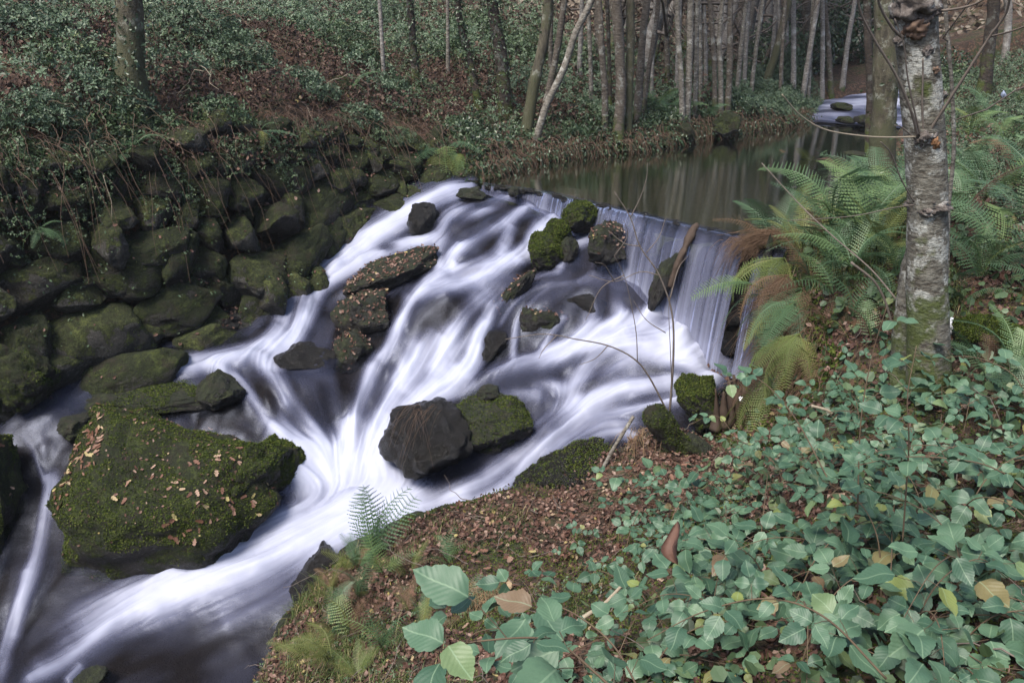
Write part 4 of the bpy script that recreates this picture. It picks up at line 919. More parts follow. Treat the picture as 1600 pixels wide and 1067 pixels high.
while cnt < 250:
    y = 16.5 + 33 * rgf.random() ** 1.6; u = rgf.uniform(930, 1380) if rgf.random() < .75 else rgf.uniform(-150, 1750); x = (u - 800) / FPX * y * 1.02
    d, _ = seg_dist(RAP + [(9.5, 45, 1.5)], np.array([x]), np.array([y]))
    if d[0] < 1.7 or (u < 930 and y < 25) or (u > 1380 and y < 22) : continue
    if any((x - a) ** 2 + (y - b) ** 2 < .5 for a, b in PT): continue
    PT.append((x, y)); place_far(x, y, rgf.uniform(.75, 1.15), rgf); cnt += 1

for k in range(26):
    q = (k + rng.uniform(.1, .9)) / 26; x = np.interp(q * 4, range(5), CREST[:, 0]); y = np.interp(q * 4, range(5), CREST[:, 1]); s = rng.uniform(.05, .10)
    link('stone', wet_[rng.integers(0, 5)], weir, Vector((x - OUTN[0] * .03, y - OUTN[1] * .03, -.035 + rng.uniform(-.012, .016))) - Vector(weir.location), (R(rng.uniform(-8, 8)), R(rng.uniform(-8, 8)), R(-44 + rng.uniform(-20, 20))), (s * 1.2, .06, .035))

# ------------------------------------------------------------------ undergrowth
MAT['pale'] = m_leaf('dry woodland leaf', [(0, (.10, .075, .055)), (.6, (.19, .15, .115)), (1, (.27, .23, .18))], .8, .2, .1)
def area(poly, n, rg=rng):
    p = np.array(poly); lo, hi = p.min(0), p.max(0); out = []
    tot = 0
    while tot < n:
        q = lo + rg.random((n * 2, 2)) * (hi - lo); q = q[sdf(poly, q[:, 0], q[:, 1]) > 0]; out.append(q); tot += len(q)
    return np.vstack(out)[:n]
def nrm(x, y, e=.08):
    gx = (G(x + e, y) - G(x - e, y)) / (2 * e); gy = (G(x, y + e) - G(x, y - e)) / (2 * e); return unit(np.stack([-gx, -gy, np.ones_like(gx)], -1))
def carpet(name, poly, n, size, tmpl, mat, lo=0., hi=.06, tilt=.6, mask=None, hump=0., seed=0., smin=.6, label=None, cat=None, avoid=True):
    q = area(poly, int(n)); x, y = q[:, 0], q[:, 1]
    keep = np.ones(len(x), bool)
    if avoid: keep &= (sdf(CHAN, x, y) < -.02) & (sdf(POND, x, y) < .02)
    m = fbm2(x, y, 3, .9, seed + 3)
    if mask is not None: keep &= mask(m, x, y)
    x, y, m = x[keep], y[keep], m[keep]
    h = np.clip(fbm2(x, y, 3, 1.6, seed + 8) + .25, 0, 1) * hump
    z = G(x, y) + lo + (hi - lo) * rng.random(len(x)) ** 1.5 + h * rng.random(len(x)) ** .35
    N = nrm(x, y, .12)
    if hump: N = unit(N + .4 * rng.normal(size=N.shape) + np.array([0, -.35, .1]))
    o = cloud(name, np.stack([x, y, z], -1), N, size * rng.uniform(smin, 1.25, len(x)), tmpl, mat, tilt, kind='stuff')
    tag(o, label, cat); return o
BANKP = [tuple(WTOP[0, :2]), tuple(WTOP[1, :2]), (-4.9, 8.35), (-3.6, 9.5), (-2.9, 10.5), (-2.2, 11.6), (-1.1, 12.1), (-.5, 11.6), (.2, 12.5), (1.9, 13.3), (2.2, 15), (-1, 15.5), (-4, 15.0), (-7, 12), (-11, 8)]
def wdist(x, y): return -sdf([tuple(a) for a in WTOP[:, :2]] + [(2, 0), (-10, 0)], x, y)
BIG = lambda m, x, y: m > -.05
# brown slope above the wall
carpet('dead_bracken', BANKP, 60000, .060, 'leaf', 'brown', 0, .12, .9, lambda m, x, y: m > -.30, .42, 1)
carpet('leaf_litter', BANKP, 11000, .062, 'curl', 'dead', 0, .07, .8, lambda m, x, y: rng.random(len(x)) < np.clip(.55 - m * 1.6, .1, 1), .20, 4)
carpet('undergrowth', BANKP, 36000, .050, 'tri', 'green', .02, .14, .55, lambda m, x, y: rng.random(len(x)) < np.clip((m + .02) * 3.2 + np.clip((wdist(x, y) - 2.2) * .5, 0, .8), .08, 1), .50, 2)
carpet('undergrowth', BANKP, 9000, .085, 'tri', 'teal', .10, .20, .45, lambda m, x, y: (fbm2(x, y, 3, 1.1, 31) > .06), .55, 6)
# the terrace behind, green with bramble, then woodland floor
TER = [(-11, 8), (-7, 12), (-4, 14.0), (-1, 14.6), (2.2, 14.4), (4.3, 16), (6.0, 19), (6.2, 24), (4, 30), (-8, 30), (-16, 18)]
carpet('undergrowth', TER, 70000, .085, 'tri', 'teal', .03, .25, .5, lambda m, x, y: rng.random(len(x)) < np.clip(.55 + m * 1.6, .1, 1) * np.exp(-np.maximum(y - 16, 0) * np.where(x > 1, .40, .07)), .55, 11)
carpet('undergrowth', TER, 34000, .080, 'leaf', 'green', .02, .22, .7, lambda m, x, y: rng.random(len(x)) < np.exp(-np.maximum(y - 15, 0) * np.where(x > 1, .3, .08)), .45, 12)
carpet('leaf_litter', TER, 26000, .11, 'leaf', 'pale', .0, .12, .9, lambda m, x, y: (y > 17.5) & (x > 0), .15, 16)
carpet('dead_bracken', TER, 34000, .10, 'leaf', 'brown', .0, .18, .9, lambda m, x, y: (m < .16), .3, 13)
FARP = [(-30, 20), (30, 22), (34, 62), (-34, 62)]
carpet('woodland_floor', FARP, 60000, .20, 'leaf', 'pale', .0, .2, .9, lambda m, x, y: seg_dist(RAP, x, y)[0] > 1.2, .2, 14, avoid=False)
carpet('woodland_shrubs', FARP, 17000, .20, 'tri', 'green', .0, .3, .6, lambda m, x, y: (m > .30) & (seg_dist(RAP, x, y)[0] > 1.4), 1.0, 15, avoid=False)
# pond margin on the left: dark overhang of plants and roots
MARG = [(-.5, 11.35), (.27, 12.3), (1.9, 13.1), (3.0, 14.15), (4.5, 15.35), (5.2, 16.1), (5.6, 17.4), (4.6, 17.0), (3.2, 15.3), (1.6, 14.1), (-.2, 13.2), (-1, 12.2)]
carpet('bank_plants', MARG, 15000, .05, 'leaf', 'green', .0, .14, .8, lambda m, x, y: m > -.15, .25, 21)
carpet('bank_plants', MARG, 10000, .06, 'leaf', 'brown', .0, .10, .9, None, .15, 22)
RB = [(3.3, 15.0), (4.5, 15.5), (5.2, 16.2), (5.9, 17.6), (5.5, 18.5), (4.4, 17.4), (3.3, 16.2)]
carpet('bank_plants', MARG, 22000, .055, 'leaf', 'ivy', .0, .16, .9, None, .3, 27)
n = 900; i_ = rng.integers(11, 16, n); f_ = rng.random(n); A_ = np.array([POND[i] for i in i_]); B_ = np.array([POND[(i + 1) % len(POND)] for i in i_]); q = A_ + (B_ - A_) * f_[:, None] + rng.normal(size=(n, 2)) * .08
tag(link('hanging_roots', curves_mesh('hanging_roots', stems(np.stack([q[:, 0], q[:, 1], np.maximum(G(q[:, 0], q[:, 1]), 0) + .18], -1), np.stack([.3 + rng.normal(size=n) * .5, -.4 + rng.normal(size=n) * .5, rng.normal(size=n) * .3], -1), rng.uniform(.15, .4, n), 1.2, 7, .3), .005, .0015, 'deadstem')), kind='stuff')
cloud('bank_plants', np.repeat(np.stack([q[:, 0], q[:, 1], np.full(n, .08)], -1), 9, 0) + rng.normal(size=(n * 9, 3)) * np.array([.09, .09, .07]), np.array([.4, -.6, .5]), rng.uniform(.03, .06, n * 9), 'leaf', 'ivy', .8)
carpet('bank_plants', [(3.9, 15.05), (4.6, 15.45), (5.25, 16.0), (6.0, 17.6), (5.3, 18.2), (4.2, 17.0), (3.4, 15.9)], 16000, .055, 'tri', 'teal', .05, .2, .6, None, .75, 23, avoid=False)
# dark evergreen shrubs each side of the far rapids
def shrub(label, x, y, rx, ry, h, n, mat, s, name='shrub', group=None, z=None):
    z = g1(x, y) if z is None else z; e = empty(name, (x, y, z)); tag(e, label, 'shrub', group); P = rng.normal(size=(n, 3)); P = unit(P) * rng.random((n, 1)) ** .28
    P = P * (1 + .35 * fbm(P * 1.7 + x, 3))[:, None]; P = P * np.array([rx, ry, h * .55]) + np.array([x, y, z + h * .5])
    cloud('foliage', P, P - np.array([x, y, z + h * .2]), s * rng.uniform(.6, 1.2, n), 'leaf', mat, .7, parent=e)
    k = 9; a = rng.uniform(0, 6.3, k); C = stems(np.tile([[x, y, z - .1]], (k, 1)), np.stack([np.cos(a) * .4, np.sin(a) * .4, np.ones(k)], -1), h * .9, .0, 6, .3)
    link('stems', curves_mesh('stems', C - np.array([x, y, z]), .014, .005, 'twig', 5), e)
shrub('dark evergreen shrub filling the gap just left of the far rapids', 6.35, 20.0, .8, .7, 1.6, 2600, 'ivy', .10)
shrub('dark rounded shrub behind the far rapids', 7.6, 21.2, 1.1, .8, 1.5, 2800, 'ivy', .10)
shrub('blue-green shrub hanging over the bank left of the far rapids', 5.3, 18.6, .7, .7, 1.0, 1800, 'teal', .08)
shrub('low dark shrub at the right edge of the far rapids', 8.9, 19.2, .7, .6, .9, 1500, 'ivy', .08)
shrub('bright green young shrub behind the main tree', 8.6, 17.8, 1.0, .5, .75, 1300, 'fernleaf' if 'fernleaf' in MAT else 'green', .10)
# right bank beyond the main tree
RBK = [(2.9, 8.5), (3.65, 9.4), (5.15, 11.9), (6.3, 14.3), (7.0, 16.2), (7.6, 18.5), (12, 19), (13, 14), (10, 9), (8.0, 5.6), (4.6, 4.6), (3.6, 6.6)]
carpet('undergrowth', RBK, 42000, .060, 'tri', 'teal', .02, .16, .55, lambda m, x, y: rng.random(len(x)) < np.clip(.55 + m * 1.5, .15, 1), .32, 31)
carpet('undergrowth', RBK, 26000, .050, 'leaf', 'green', .0, .14, .7, None, .22, 32)
carpet('leaf_litter', RBK, 15000, .07, 'curl', 'dead', .0, .06, .7, lambda m, x, y: m < .1, .08, 33)
# near right bank: litter, small plants
NRB = [(2.6, 8.3), (2.85, 8.5), (3.7, 7.0), (4.6, 4.8), (6.5, 3.6), (5, 2.0), (2, 1.6), (.4, 2.0), (-.6, 2.6), (-2.2, 4.0), (-2.0, 5.0), (-1.9, 5.7), (-1.75, 6.15), (-1.15, 6.6), (-.6, 6.8), (0, 6.9), (.4, 7.0), (1.0, 7.1), (1.3, 7.45), (2.0, 7.4), (2.4, 7.9)]
def mossm(x, y): return fbm2(x, y, 4, 1.3, 50) + .25 * np.exp(-(((x + .25) / .7) ** 2 + ((y - 4.75) / .35) ** 2)) + .22 * np.exp(-((x + 1.5) / .5) ** 2 - ((y - 5.5) / .8) ** 2)
carpet('leaf_litter', NRB, 44000, .042, 'curl', 'dead', .0, .03, .55, lambda m, x, y: rng.random(len(x)) < np.clip(.8 - np.clip(mossm(x, y), 0, 1) * 4.5, .05, 1), .02, 41)
carpet('leaf_litter', NRB, 12000, .040, 'leaf', 'deadl' if 'deadl' in MAT else 'brown', .0, .03, .6, None, .02, 42)
carpet('small_plants', NRB, 9000, .036, 'tri', 'green', .01, .06, .55, lambda m, x, y: rng.random(len(x)) < np.clip(m * 2.4 + np.clip((x - 1.6) * .5, 0, .6), .02, 1), .07, 43)
carpet('low_bramble', NRB, 4200, .075, 'round', 'green', .03, .12, .45, lambda m, x, y: (x + .45 * (5 - y) > 1.1 + .5 * m) & (rng.random(len(x)) < .8), .10, 45)
# moss cushions on the near bank
carpet('moss_carpet', NRB, 90000, .019, 'leaf', 'mossb', .0, .03, .9, lambda m, x, y: mossm(x, y) > .04, .06, 44)
def grass(n, per, poly, l0, l1, mat, thr, sd, w=.0026):
    q = area(poly, n); k = fbm2(q[:, 0], q[:, 1], 3, 1.3, sd) > thr; q = q[k]; k = sdf(CHAN, q[:, 0], q[:, 1]) < -.02; q = q[k]
    c = np.repeat(q, per, 0) + rng.normal(size=(len(q) * per, 2)) * .022; a = rng.uniform(0, 6.3, len(c)); t = rng.random(len(c)) * .9
    D = np.stack([np.cos(a) * t, np.sin(a) * t - .1, np.ones(len(c))], -1)
    tag(link('grass', blades('grass', np.stack([c[:, 0], c[:, 1], G(c[:, 0], c[:, 1]) - .01], -1), D, rng.uniform(l0, l1, len(c)), rng.uniform(.3, 1.3, len(c)), w, mat)), kind='stuff')
LITB = [(-2.1, 4.2), (-1.9, 5.7), (-1.2, 6.5), (-.2, 6.6), (.8, 5.8), (.9, 4.3), (.2, 3.4), (-1.0, 3.2)]
grass(420, 26, LITB, .07, .20, 'grass', .02, 60); grass(260, 20, [(-2.1, 4.2), (-1.9, 5.7), (-1.3, 6.2), (-.9, 5.6), (-.7, 4.6), (-1.0, 3.2)], .12, .32, 'grass', .0, 61)
grass(500, 18, NRB, .06, .17, 'grass', .08, 62); grass(500, 16, BANKP, .12, .30, 'grass', .05, 63, .003); grass(300, 16, RBK, .12, .32, 'grass', .0, 64, .003)
# dead stalks on the slope over the wall, trailing down its face
q = area(BANKP, 2600); x, y = q[:, 0], q[:, 1]; k = wdist(x, y) < 3.4; x, y = x[k], y[k]
D = np.stack([rng.normal(size=len(x)) * .8 + .3, rng.normal(size=len(x)) * .6 - .5, rng.uniform(.1, 1.1, len(x))], -1)
tag(link('dead_stalks', curves_mesh('dead_stalks', stems(np.stack([x, y, G(x, y) + .03], -1), D, rng.uniform(.25, .9, len(x)), rng.uniform(.3, 1.2, len(x)), 8, .35), .0045, .0018, 'deadstem')), kind='stuff')
s_ = rng.uniform(2.5, LW, 620); Pp = []
for s in s_:
    b, t, H, a = wallpt(s, 0); Pp.append((t[0] - WN[0] * .06, t[1] - WN[1] * .06, t[2] + rng.uniform(-.05, .15)))
Pp = np.array(Pp); D = np.stack([.66 + rng.normal(size=620) * .5, -.75 + rng.normal(size=620) * .4, rng.uniform(-.3, .7, 620)], -1); Ln = rng.uniform(.2, .95, 620)
C = stems(Pp, D * np.array([.4, .4, 1]), Ln, rng.uniform(.7, 1.3, 620), 10, .22)
tag(link('trailing_stems', curves_mesh('trailing_stems', C, .004, .0015, 'deadstem')), kind='stuff')
tag(link('pale_twigs', curves_mesh('pale_twigs', stems(Pp[:46] + np.array([-.3, .4, .25]), rng.normal(size=(46, 3)) + np.array([.3, -.4, -.1]), rng.uniform(.5, 1.2, 46), .5, 12, .5), .006, .002, 'twig_pale', 4)), kind='stuff')
def bush(label, x, y, r_, h, n, mat, s, group):
    z = g1(x, y); e = empty('bramble_bush', (x, y, z)); tag(e, label, 'bush', group); P = unit(rng.normal(size=(n, 3))) * rng.random((n, 1)) ** .3; P[:, 2] = np.abs(P[:, 2])
    P = P * (1 + .45 * fbm(P * 1.6 + x * 3, 3))[:, None] * np.array([r_, r_ * .8, h]) + np.array([x, y, z - .03]); cloud('foliage', P, P - np.array([x, y, z - .3]), s * rng.uniform(.6, 1.25, n), 'tri', mat, .5, parent=e)
    k = 16; a = rng.uniform(0, 6.3, k); C = stems(np.tile([[x, y, z - .05]], (k, 1)), np.stack([np.cos(a), np.sin(a), rng.uniform(.4, 1.4, k)], -1), (h + r_) * rng.uniform(.6, 1.3, k), .6, 8, .3)
    link('canes', curves_mesh('canes', C - np.array([x, y, z]), .005, .002, 'cane', 4), e)
rgq = np.random.default_rng(12)
for u, v, r_, h in [(30, 60, .8, .5), (110, 110, .6, .4), (165, 165, .5, .4), (255, 130, .55, .45), (300, 60, .8, .5), (60, 190, .5, .35), (20, 250, .45, .3), (360, 100, .6, .4), (420, 60, .8, .5), (330, 190, .4, .3), (470, 150, .5, .35), (530, 90, .7, .5), (580, 40, .8, .6), (600, 150, .45, .35), (690, 100, .6, .5), (730, 60, .8, .6), (820, 90, .7, .6), (900, 110, .6, .6), (560, 190, .35, .25), (130, 250, .4, .3), (245, 215, .35, .35), (180, 215, .35, .35)]:
    p = at(u, v); bush('bush', p[0], p[1], r_, h, int(900 * r_ / .5), ['green', 'teal'][int(rgq.random() < .4)], .075 if v > 100 else .085, 'bramble bushes on the far bank')
def over_wall(name, n, size, tmpl, mat, fmin, tilt, sd):
    ss = rng.uniform(2.3, LW, n); f = fmin + (1.04 - fmin) * rng.random(n) ** .6; P = []
    for a, h in zip(ss, f):
        b, t, H, an = wallpt(a, 0); P.append(b * (1 - h) + t * h - np.array([WN[0], WN[1], 0]) * rng.uniform(.10, .38) * (1 if h < 1 else .5))
    P = np.array(P); k = fbm(P * 1.5 + sd, 3) + (f - fmin) * .5 > .06; P = P[k]
    cloud(name, P, np.array([.4, -.6, .55]), size * rng.uniform(.6, 1.2, len(P)), tmpl, mat, tilt)
over_wall('trailing_plants', 19000, .045, 'tri', 'green', .62, .6, 3); over_wall('trailing_plants', 9000, .05, 'leaf', 'brown', .80, .9, 9); over_wall('leaf_litter', 2500, .05, 'curl', 'dead', .8, .7, 14)
# ivy and litter caught on the stones of the wall
def wall_scatter(n, top=0.):
    s = rng.uniform(2.3, LW, n); f = rng.random(n); f = f ** (1 - top); P, N = [], []
    for a, h in zip(s, f):
        b, t, H, an = wallpt(a, 0); P.append(b * (1 - h) + t * h)
    return np.array(P), f
SV, SN = [], []
dg = None
stones = [o for o in wall.children]
def stone_surface(n, upmin):
    k = rng.choice(len(stones), n); Pq, Nq = [], []
    for i in np.unique(k):
        o = stones[i]; m = int((k == i).sum()); me_ = o.data; V = np.zeros(len(me_.vertices) * 3, np.float32); me_.vertices.foreach_get('co', V); V = V.reshape(-1, 3)
        M = Matrix.LocRotScale(o.location + wl, o.rotation_euler, o.scale); M = np.array(M); V = V @ M[:3, :3].T + M[:3, 3]
        F_ = ico(4)[1]; p, nn = surf_pts(V, F_, m, upmin); Pq.append(p); Nq.append(nn)
    return np.vstack(Pq), np.vstack(Nq)
p, nn = stone_surface(17000, -.3); c_ = fbm(p * 1.6, 3) > .06; p, nn = p[c_], nn[c_]
tag(cloud('ivy', p + nn * .02, nn, rng.uniform(.018, .042, len(p)), 'leaf', 'green', .5), kind='stuff')
p, nn = stone_surface(2600, .35); tag(cloud('fallen_leaves', p + nn * .01, nn, rng.uniform(.03, .055, len(p)), 'curl', 'dead', .4), kind='stuff')
p, nn = stone_surface(42000, -.2); c_ = fbm(p * 1.3 + 9, 3) > -.1; p, nn = p[c_], nn[c_]
tag(cloud('wall_moss', p, nn, rng.uniform(.012, .026, len(p)), 'leaf', 'moss', 1.), kind='stuff')
p, nn = stone_surface(26000, .0); c_ = fbm(p * 2.6 + 4, 3) > .12; p, nn = p[c_], nn[c_]
tag(cloud('wall_moss', p + nn * .006, nn, rng.uniform(.010, .024, len(p)), 'leaf', 'mossb', 1.), kind='stuff')
# moss fur on the boulders, dead leaves lying on them
def moss_on(label, n, s=(.010, .022), up=-.1, off=0.):
    V, F = ROCKS[label]; p, nn = surf_pts(V, F, n, up); c_ = (fbm(p * 2.2 + off, 3) + nn[:, 2] * .35) > -.02; p, nn = p[c_], nn[c_]
    tag(cloud('moss_fur', p, nn, rng.uniform(*s, len(p)), 'leaf', 'moss', 1.1), kind='stuff')
    c_ = fbm(p * 3.1 + off + 5, 3) + nn[:, 2] * .2 > .16; p, nn = p[c_], nn[c_]; tag(cloud('moss_fur', p + nn * .005, nn, rng.uniform(*s, len(p)), 'leaf', 'mossb', 1.1), kind='stuff')
LB = [k for k in ROCKS]
moss_on(LB[0], 42000); moss_on(LB[1], 18000); moss_on(LB[2], 22000); moss_on(LB[3], 9000)
for k in LB:
    if 'mossy stones below' in k and 'bare' not in k: moss_on(k, 5000)
    if 'low mossy rock rim' in k or 'long low mossy' in k  or 'low mossy shoulder' in k or 'mossy pointed' in k or 'wet mossy ledge' in k: moss_on(k, 6000)
def oak_leaf(seed):
    rg = np.random.default_rng(seed); a = np.linspace(0, 1, 7); w = np.array([.03, .20, .13, .30, .20, .26, .02]) * rg.uniform(.8, 1.2, 7); c = rg.uniform(.15, .5)
    L_ = np.stack([-w, a, c * w + .12 * (a - .5) ** 2 * 2], -1); M_ = np.stack([a * 0, a, .12 * (a - .5) ** 2 * 2], -1); R_ = np.stack([w * rg.uniform(.8, 1.1), a, c * w * rg.uniform(.3, 1.4) + .12 * (a - .5) ** 2 * 2], -1)
    V = np.vstack([L_, M_, R_]); F = []
    for i in range(6): F += [(i, 7 + i, 8 + i, i + 1), (7 + i, 14 + i, 15 + i, 8 + i)]
    return mesh_np('fallen_leaf', V - np.array([0, .5, 0]), np.array(F), True, mat=MAT['deado'])
OAK = [oak_leaf(k) for k in range(6)]
def lay_leaves(P, N, group, label, smin=.035, smax=.075):
    for p, n_ in zip(P, N):
        o = link('fallen_leaf', OAK[rng.integers(0, 6)], None, Vector(p) + Vector(n_) * .008)
        q_ = Vector(n_ + rng.normal(size=3) * .18).to_track_quat('Z', 'Y') @ Matrix.Rotation(rng.uniform(0, 6.3), 3, 'Z').to_quaternion()
        o.rotation_euler = q_.to_euler(); s = rng.uniform(smin, smax); o.scale = (s, s, s); tag(o, label, 'leaf', group)
V, F = ROCKS[LB[0]]; p, n_ = surf_pts(V, F, 1100, .25); vis = (n_ * unit(np.array([0, 0, CAMZ]) - p)).sum(1) > .25; p, n_ = p[vis], n_[vis]
w_ = .5 * (p[:, 2] + 1.9) + 1.2 * fbm(p * 2.6, 3) + .12 * rng.normal(size=len(p)); k = np.argsort(-w_)[:170]
lay_leaves(p[k], n_[k], 'fallen leaves on the big mossy boulder', 'brown fallen leaf lying on the big mossy boulder')
V, F = ROCKS[LB[0]]; p, n_ = surf_pts(V, F, 520, .3); cloud('fallen_leaves', p + n_ * .006, n_, rng.uniform(.018, .04, len(p)), 'curl', 'dead', .4)
V, F = ROCKS[LB[2]]; p, n_ = surf_pts(V, F, 40, .2); lay_leaves(p, n_, 'fallen leaves on the boulder left of the trickle', 'brown fallen leaf on the mossy boulder left of the trickle')
for key, n0 in (('long dark rock with brown', 480), ('broad dark rock below', 230), ('leafy dark rock right', 110), ('steep brown rock edge', 170), ('flat wet stone', 300), ('brown wet rock between', 120), ('mossy rock with leaves', 150), ('narrow dark rock', 120)):
    for k_ in LB:
        if k_.startswith(key): V, F = ROCKS[k_]; p, n_ = surf_pts(V, F, n0, .35); cloud('fallen_leaves', p + n_ * .006, n_, rng.uniform(.02, .05, len(p)), 'curl', 'dead', .35)
q = area([(-1.0, 5.4), (-.4, 4.5), (.9, 4.4), (1.6, 5.4), (1.5, 6.7), (.5, 6.4), (-.3, 6.2)], 80); x, y = q[:, 0], q[:, 1]
lay_leaves(np.stack([x, y, G(x, y) + .03], -1), nrm(x, y), 'fallen leaves on the near bank', 'reddish brown fallen leaf on the near bank beside the pool', .05, .085)

# ------------------------------------------------------------------ ferns
def frond_mesh(seed, mat, pairs=24, curl=.35, width=.21):
    rg = np.random.default_rng(seed); vs, fs = [], []; o = 0
    def arch(t): return np.array([0, t * (1 - .12 * curl * t), .35 * curl * math.sin(t * 2.4) - curl * .55 * t ** 2.2])
    for i in range(pairs):
        t = .14 + .86 * (i / pairs) ** .95; c = arch(t); l = width * math.sin(math.pi * min(1, (.10 + .90 * (1 - (t - .14) / .86)) ** .8) * .62) * rg.uniform(.9, 1.08) * (1 if t > .22 else .7)
        for sgn in (-1, 1):
            dr = np.array([sgn * math.cos(.30), math.sin(.30), -.12 * rg.uniform(.5, 2.)]); w = .0205 * (1.08 - .5 * t) * (24 / pairs) ** .5; k = 6
            for j in range(k):
                a, b_ = j / k, (j + 1) / k; p0 = c + dr * l * a; p1 = c + dr * l * b_; pm = c + dr * l * (a + .62 / k); ww = w * (1 - a ** 1.6 * .85)
                up = np.array([0, ww * .95, 0]); n0 = o; vs += [p0, p1, pm + up + dr * l * .04, pm - up + dr * l * .04]; fs += [(n0, n0 + 1, n0 + 2), (n0, n0 + 3, n0 + 1)]; o += 4
    C = np.array([arch(t) for t in np.linspace(0, 1, 14)]); V, F, T = tube_np(C, np.linspace(.009, .002, 14), 4, cap=False)
    V2 = np.vstack([np.array(vs), V]); return mesh_np('frond', V2, [np.array(fs), F + o], False, mat=MAT[mat])
FR = {m: [frond_mesh(700 + 10 * i + k, m, 24, cu, w) for k, (cu, w) in enumerate(((.25, .20), (.5, .22), (.75, .19), (.4, .17)))] for i, m in enumerate(('fern', 'fernyel', 'ferndead'))}
FR['thin'] = [frond_mesh(760 + k, 'fern', 15, .55, .24) for k in range(4)]
def fern(label, x, y, z, n, L_, mat='fern', spread=(0, 360), el=(25, 65), group=None, seed=0, mixin=0.):
    rg = np.random.default_rng(seed + 900); e = empty('fern', (x, y, z)); tag(e, label, 'fern', group)
    for k in range(n):
        az = R(spread[0] + (spread[1] - spread[0]) * (k + rg.uniform(.1, .9)) / n); m_ = 'ferndead' if rg.random() < mixin else mat
        link('frond', FR[m_][rg.integers(0, 4)], e, (0, 0, 0), (R(rg.uniform(*el)), R(rg.uniform(-18, 18)), az), L_ * rg.uniform(.7, 1.1))
    return e
def fern_px(label, u, v, n, L_, dz=0., **k):
    p = at(u, v); return fern(label, p[0], p[1], p[2] + dz, n, L_, **k)
# the ones that can be picked out (azimuth 0 = away from the camera, 90 = left, 180 = towards it, 270 = right)
p_ = at(588, 868); fern('tall thin fern standing up against the white pool at the edge of the litter bank', p_[0], p_[1], p_[2], 6, .66, spread=(-110, 60), el=(52, 84), seed=1, mat='thin')
fern_px('small fern clump around the foot of the tall thin fern', 560, 890, 9, .34, spread=(0, 360), el=(25, 70), seed=2, mixin=.3)
p_ = at(520, 1050); fern('pale yellow-green fern at the bottom edge overhanging the dark stream', p_[0], p_[1], p_[2] + .12, 5, .42, mat='fernyel', spread=(40, 150), el=(5, 35), seed=3)
fern_px('yellow fern tips low between the grass at the bottom of the litter bank', 560, 1060, 5, .30, mat='fernyel', spread=(-60, 90), el=(20, 60), seed=33)
P0 = PY(1190, 450, 7.5); fern('fern sticking out sideways in front of the tall fall', P0[0], P0[1], P0[2], 3, .72, spread=(70, 118), el=(-8, 14), seed=4)
for i, (u, v, n, l, la) in enumerate([(1262, 335, 6, .75, 'upright fern at the top of the right bank against the pond'), (1225, 330, 5, .6, 'yellowish fern leaning over the right end of the weir'), (1300, 360, 7, .8, 'lush fern in the middle of the right bank edge'),
        (1345, 380, 7, .8, 'arching fern directly left of the main tree'), (1250, 400, 7, .62, 'bright feathery fern over the narrow side fall'), (1300, 430, 6, .62, 'green fern lying over the dark hollow left of the broken stem'), (1210, 440, 5, .5, 'small fern hanging above the side fall'),
        (1368, 330, 6, .7, 'fern in front of the lichened tree'), (1330, 310, 6, .7, 'fern tuft at the water edge near the lichened tree')]):
    p = at(u, v); fern(la, p[0], p[1], p[2] + .05, n, l, mat='fernyel' if i in (1, 4) else 'fern', el=(20, 62), seed=10 + i, mixin=.05)
for i, (u, v, n, l) in enumerate([(1560, 400, 7, .75), (1530, 440, 6, .7), (1600, 350, 7, .8), (1505, 470, 5, .5), (1580, 600, 7, .62), (1540, 590, 6, .55), (1620, 640, 6, .6), (1500, 350, 6, .7), (1545, 310, 7, .8), (1590, 270, 7, .8), (1515, 270, 6, .7), (1570, 230, 6, .8), (1620, 210, 6, .8), (1510, 220, 6, .7), (1540, 190, 5, .7), (1590, 170, 5, .7), (1630, 300, 6, .8), (1630, 450, 6, .7)]):
    fern_px('green fern among the brambles on the rising ground right of the main tree', u, v, n, l, group='ferns right of the main tree', el=(18, 60), seed=40 + i, mixin=.08)
for i, (u, v) in enumerate([(1215, 300), (1245, 290), (1285, 300), (1315, 340), (1280, 400), (1330, 430), (1370, 400), (1390, 350), (1350, 300), (1400, 440), (1240, 360), (1205, 400), (1300, 470), (1265, 450)]):
    fern_px('green fern crowding the bank edge between weir and main tree', u, v, 7, [.5, .62, .7][i % 3], dz=.06, group='ferns between the weir and the main tree', el=(15, 65), seed=200 + i, mixin=.08, mat=('thin', 'fern', 'fernyel', 'fern')[i % 4])
grass(420, 22, [(2.35, 8.2), (2.9, 8.4), (3.6, 7.2), (3.3, 5.9), (2.4, 5.8), (2.2, 6.6)], .14, .42, 'grass', -.3, 70, .0028)
for i, (s_w, la) in enumerate([(5.2, 'small fern rooted in the top of the wall below the mossy tree'), (6.6, 'small fern drooping from the middle of the wall top'), (8.3, 'fern hanging from the wall top above the left chute'), (9.6, 'fern on the wall top not far from the weir'), (7.4, 'tiny fern growing in a joint high in the wall'), (4.4, 'fern growing from the wall top near the left edge')]):
    b, t, H, an = wallpt(s_w, 0); h_ = .72 if 'joint' in la else 1.0; p = b * (1 - h_) + t * h_ - np.array([WN[0], WN[1], 0]) * .3; fern(la, p[0], p[1], p[2], 7, .26 if 'tiny' in la else .42, spread=(110, 300), el=(-40, 30), seed=400 + i, mixin=.1)
for i, (u, v) in enumerate([(1235, 500), (1290, 520), (1330, 500), (1225, 560), (1360, 540), (1260, 590), (1390, 480)]):
    fern_px('fine bracken frond among the grass on the right bank above the brambles', u, v, 5, .44, dz=.03, group='bracken on the right bank crest', el=(20, 70), seed=430 + i, mixin=.3, mat=('thin', 'fernyel')[i % 2])
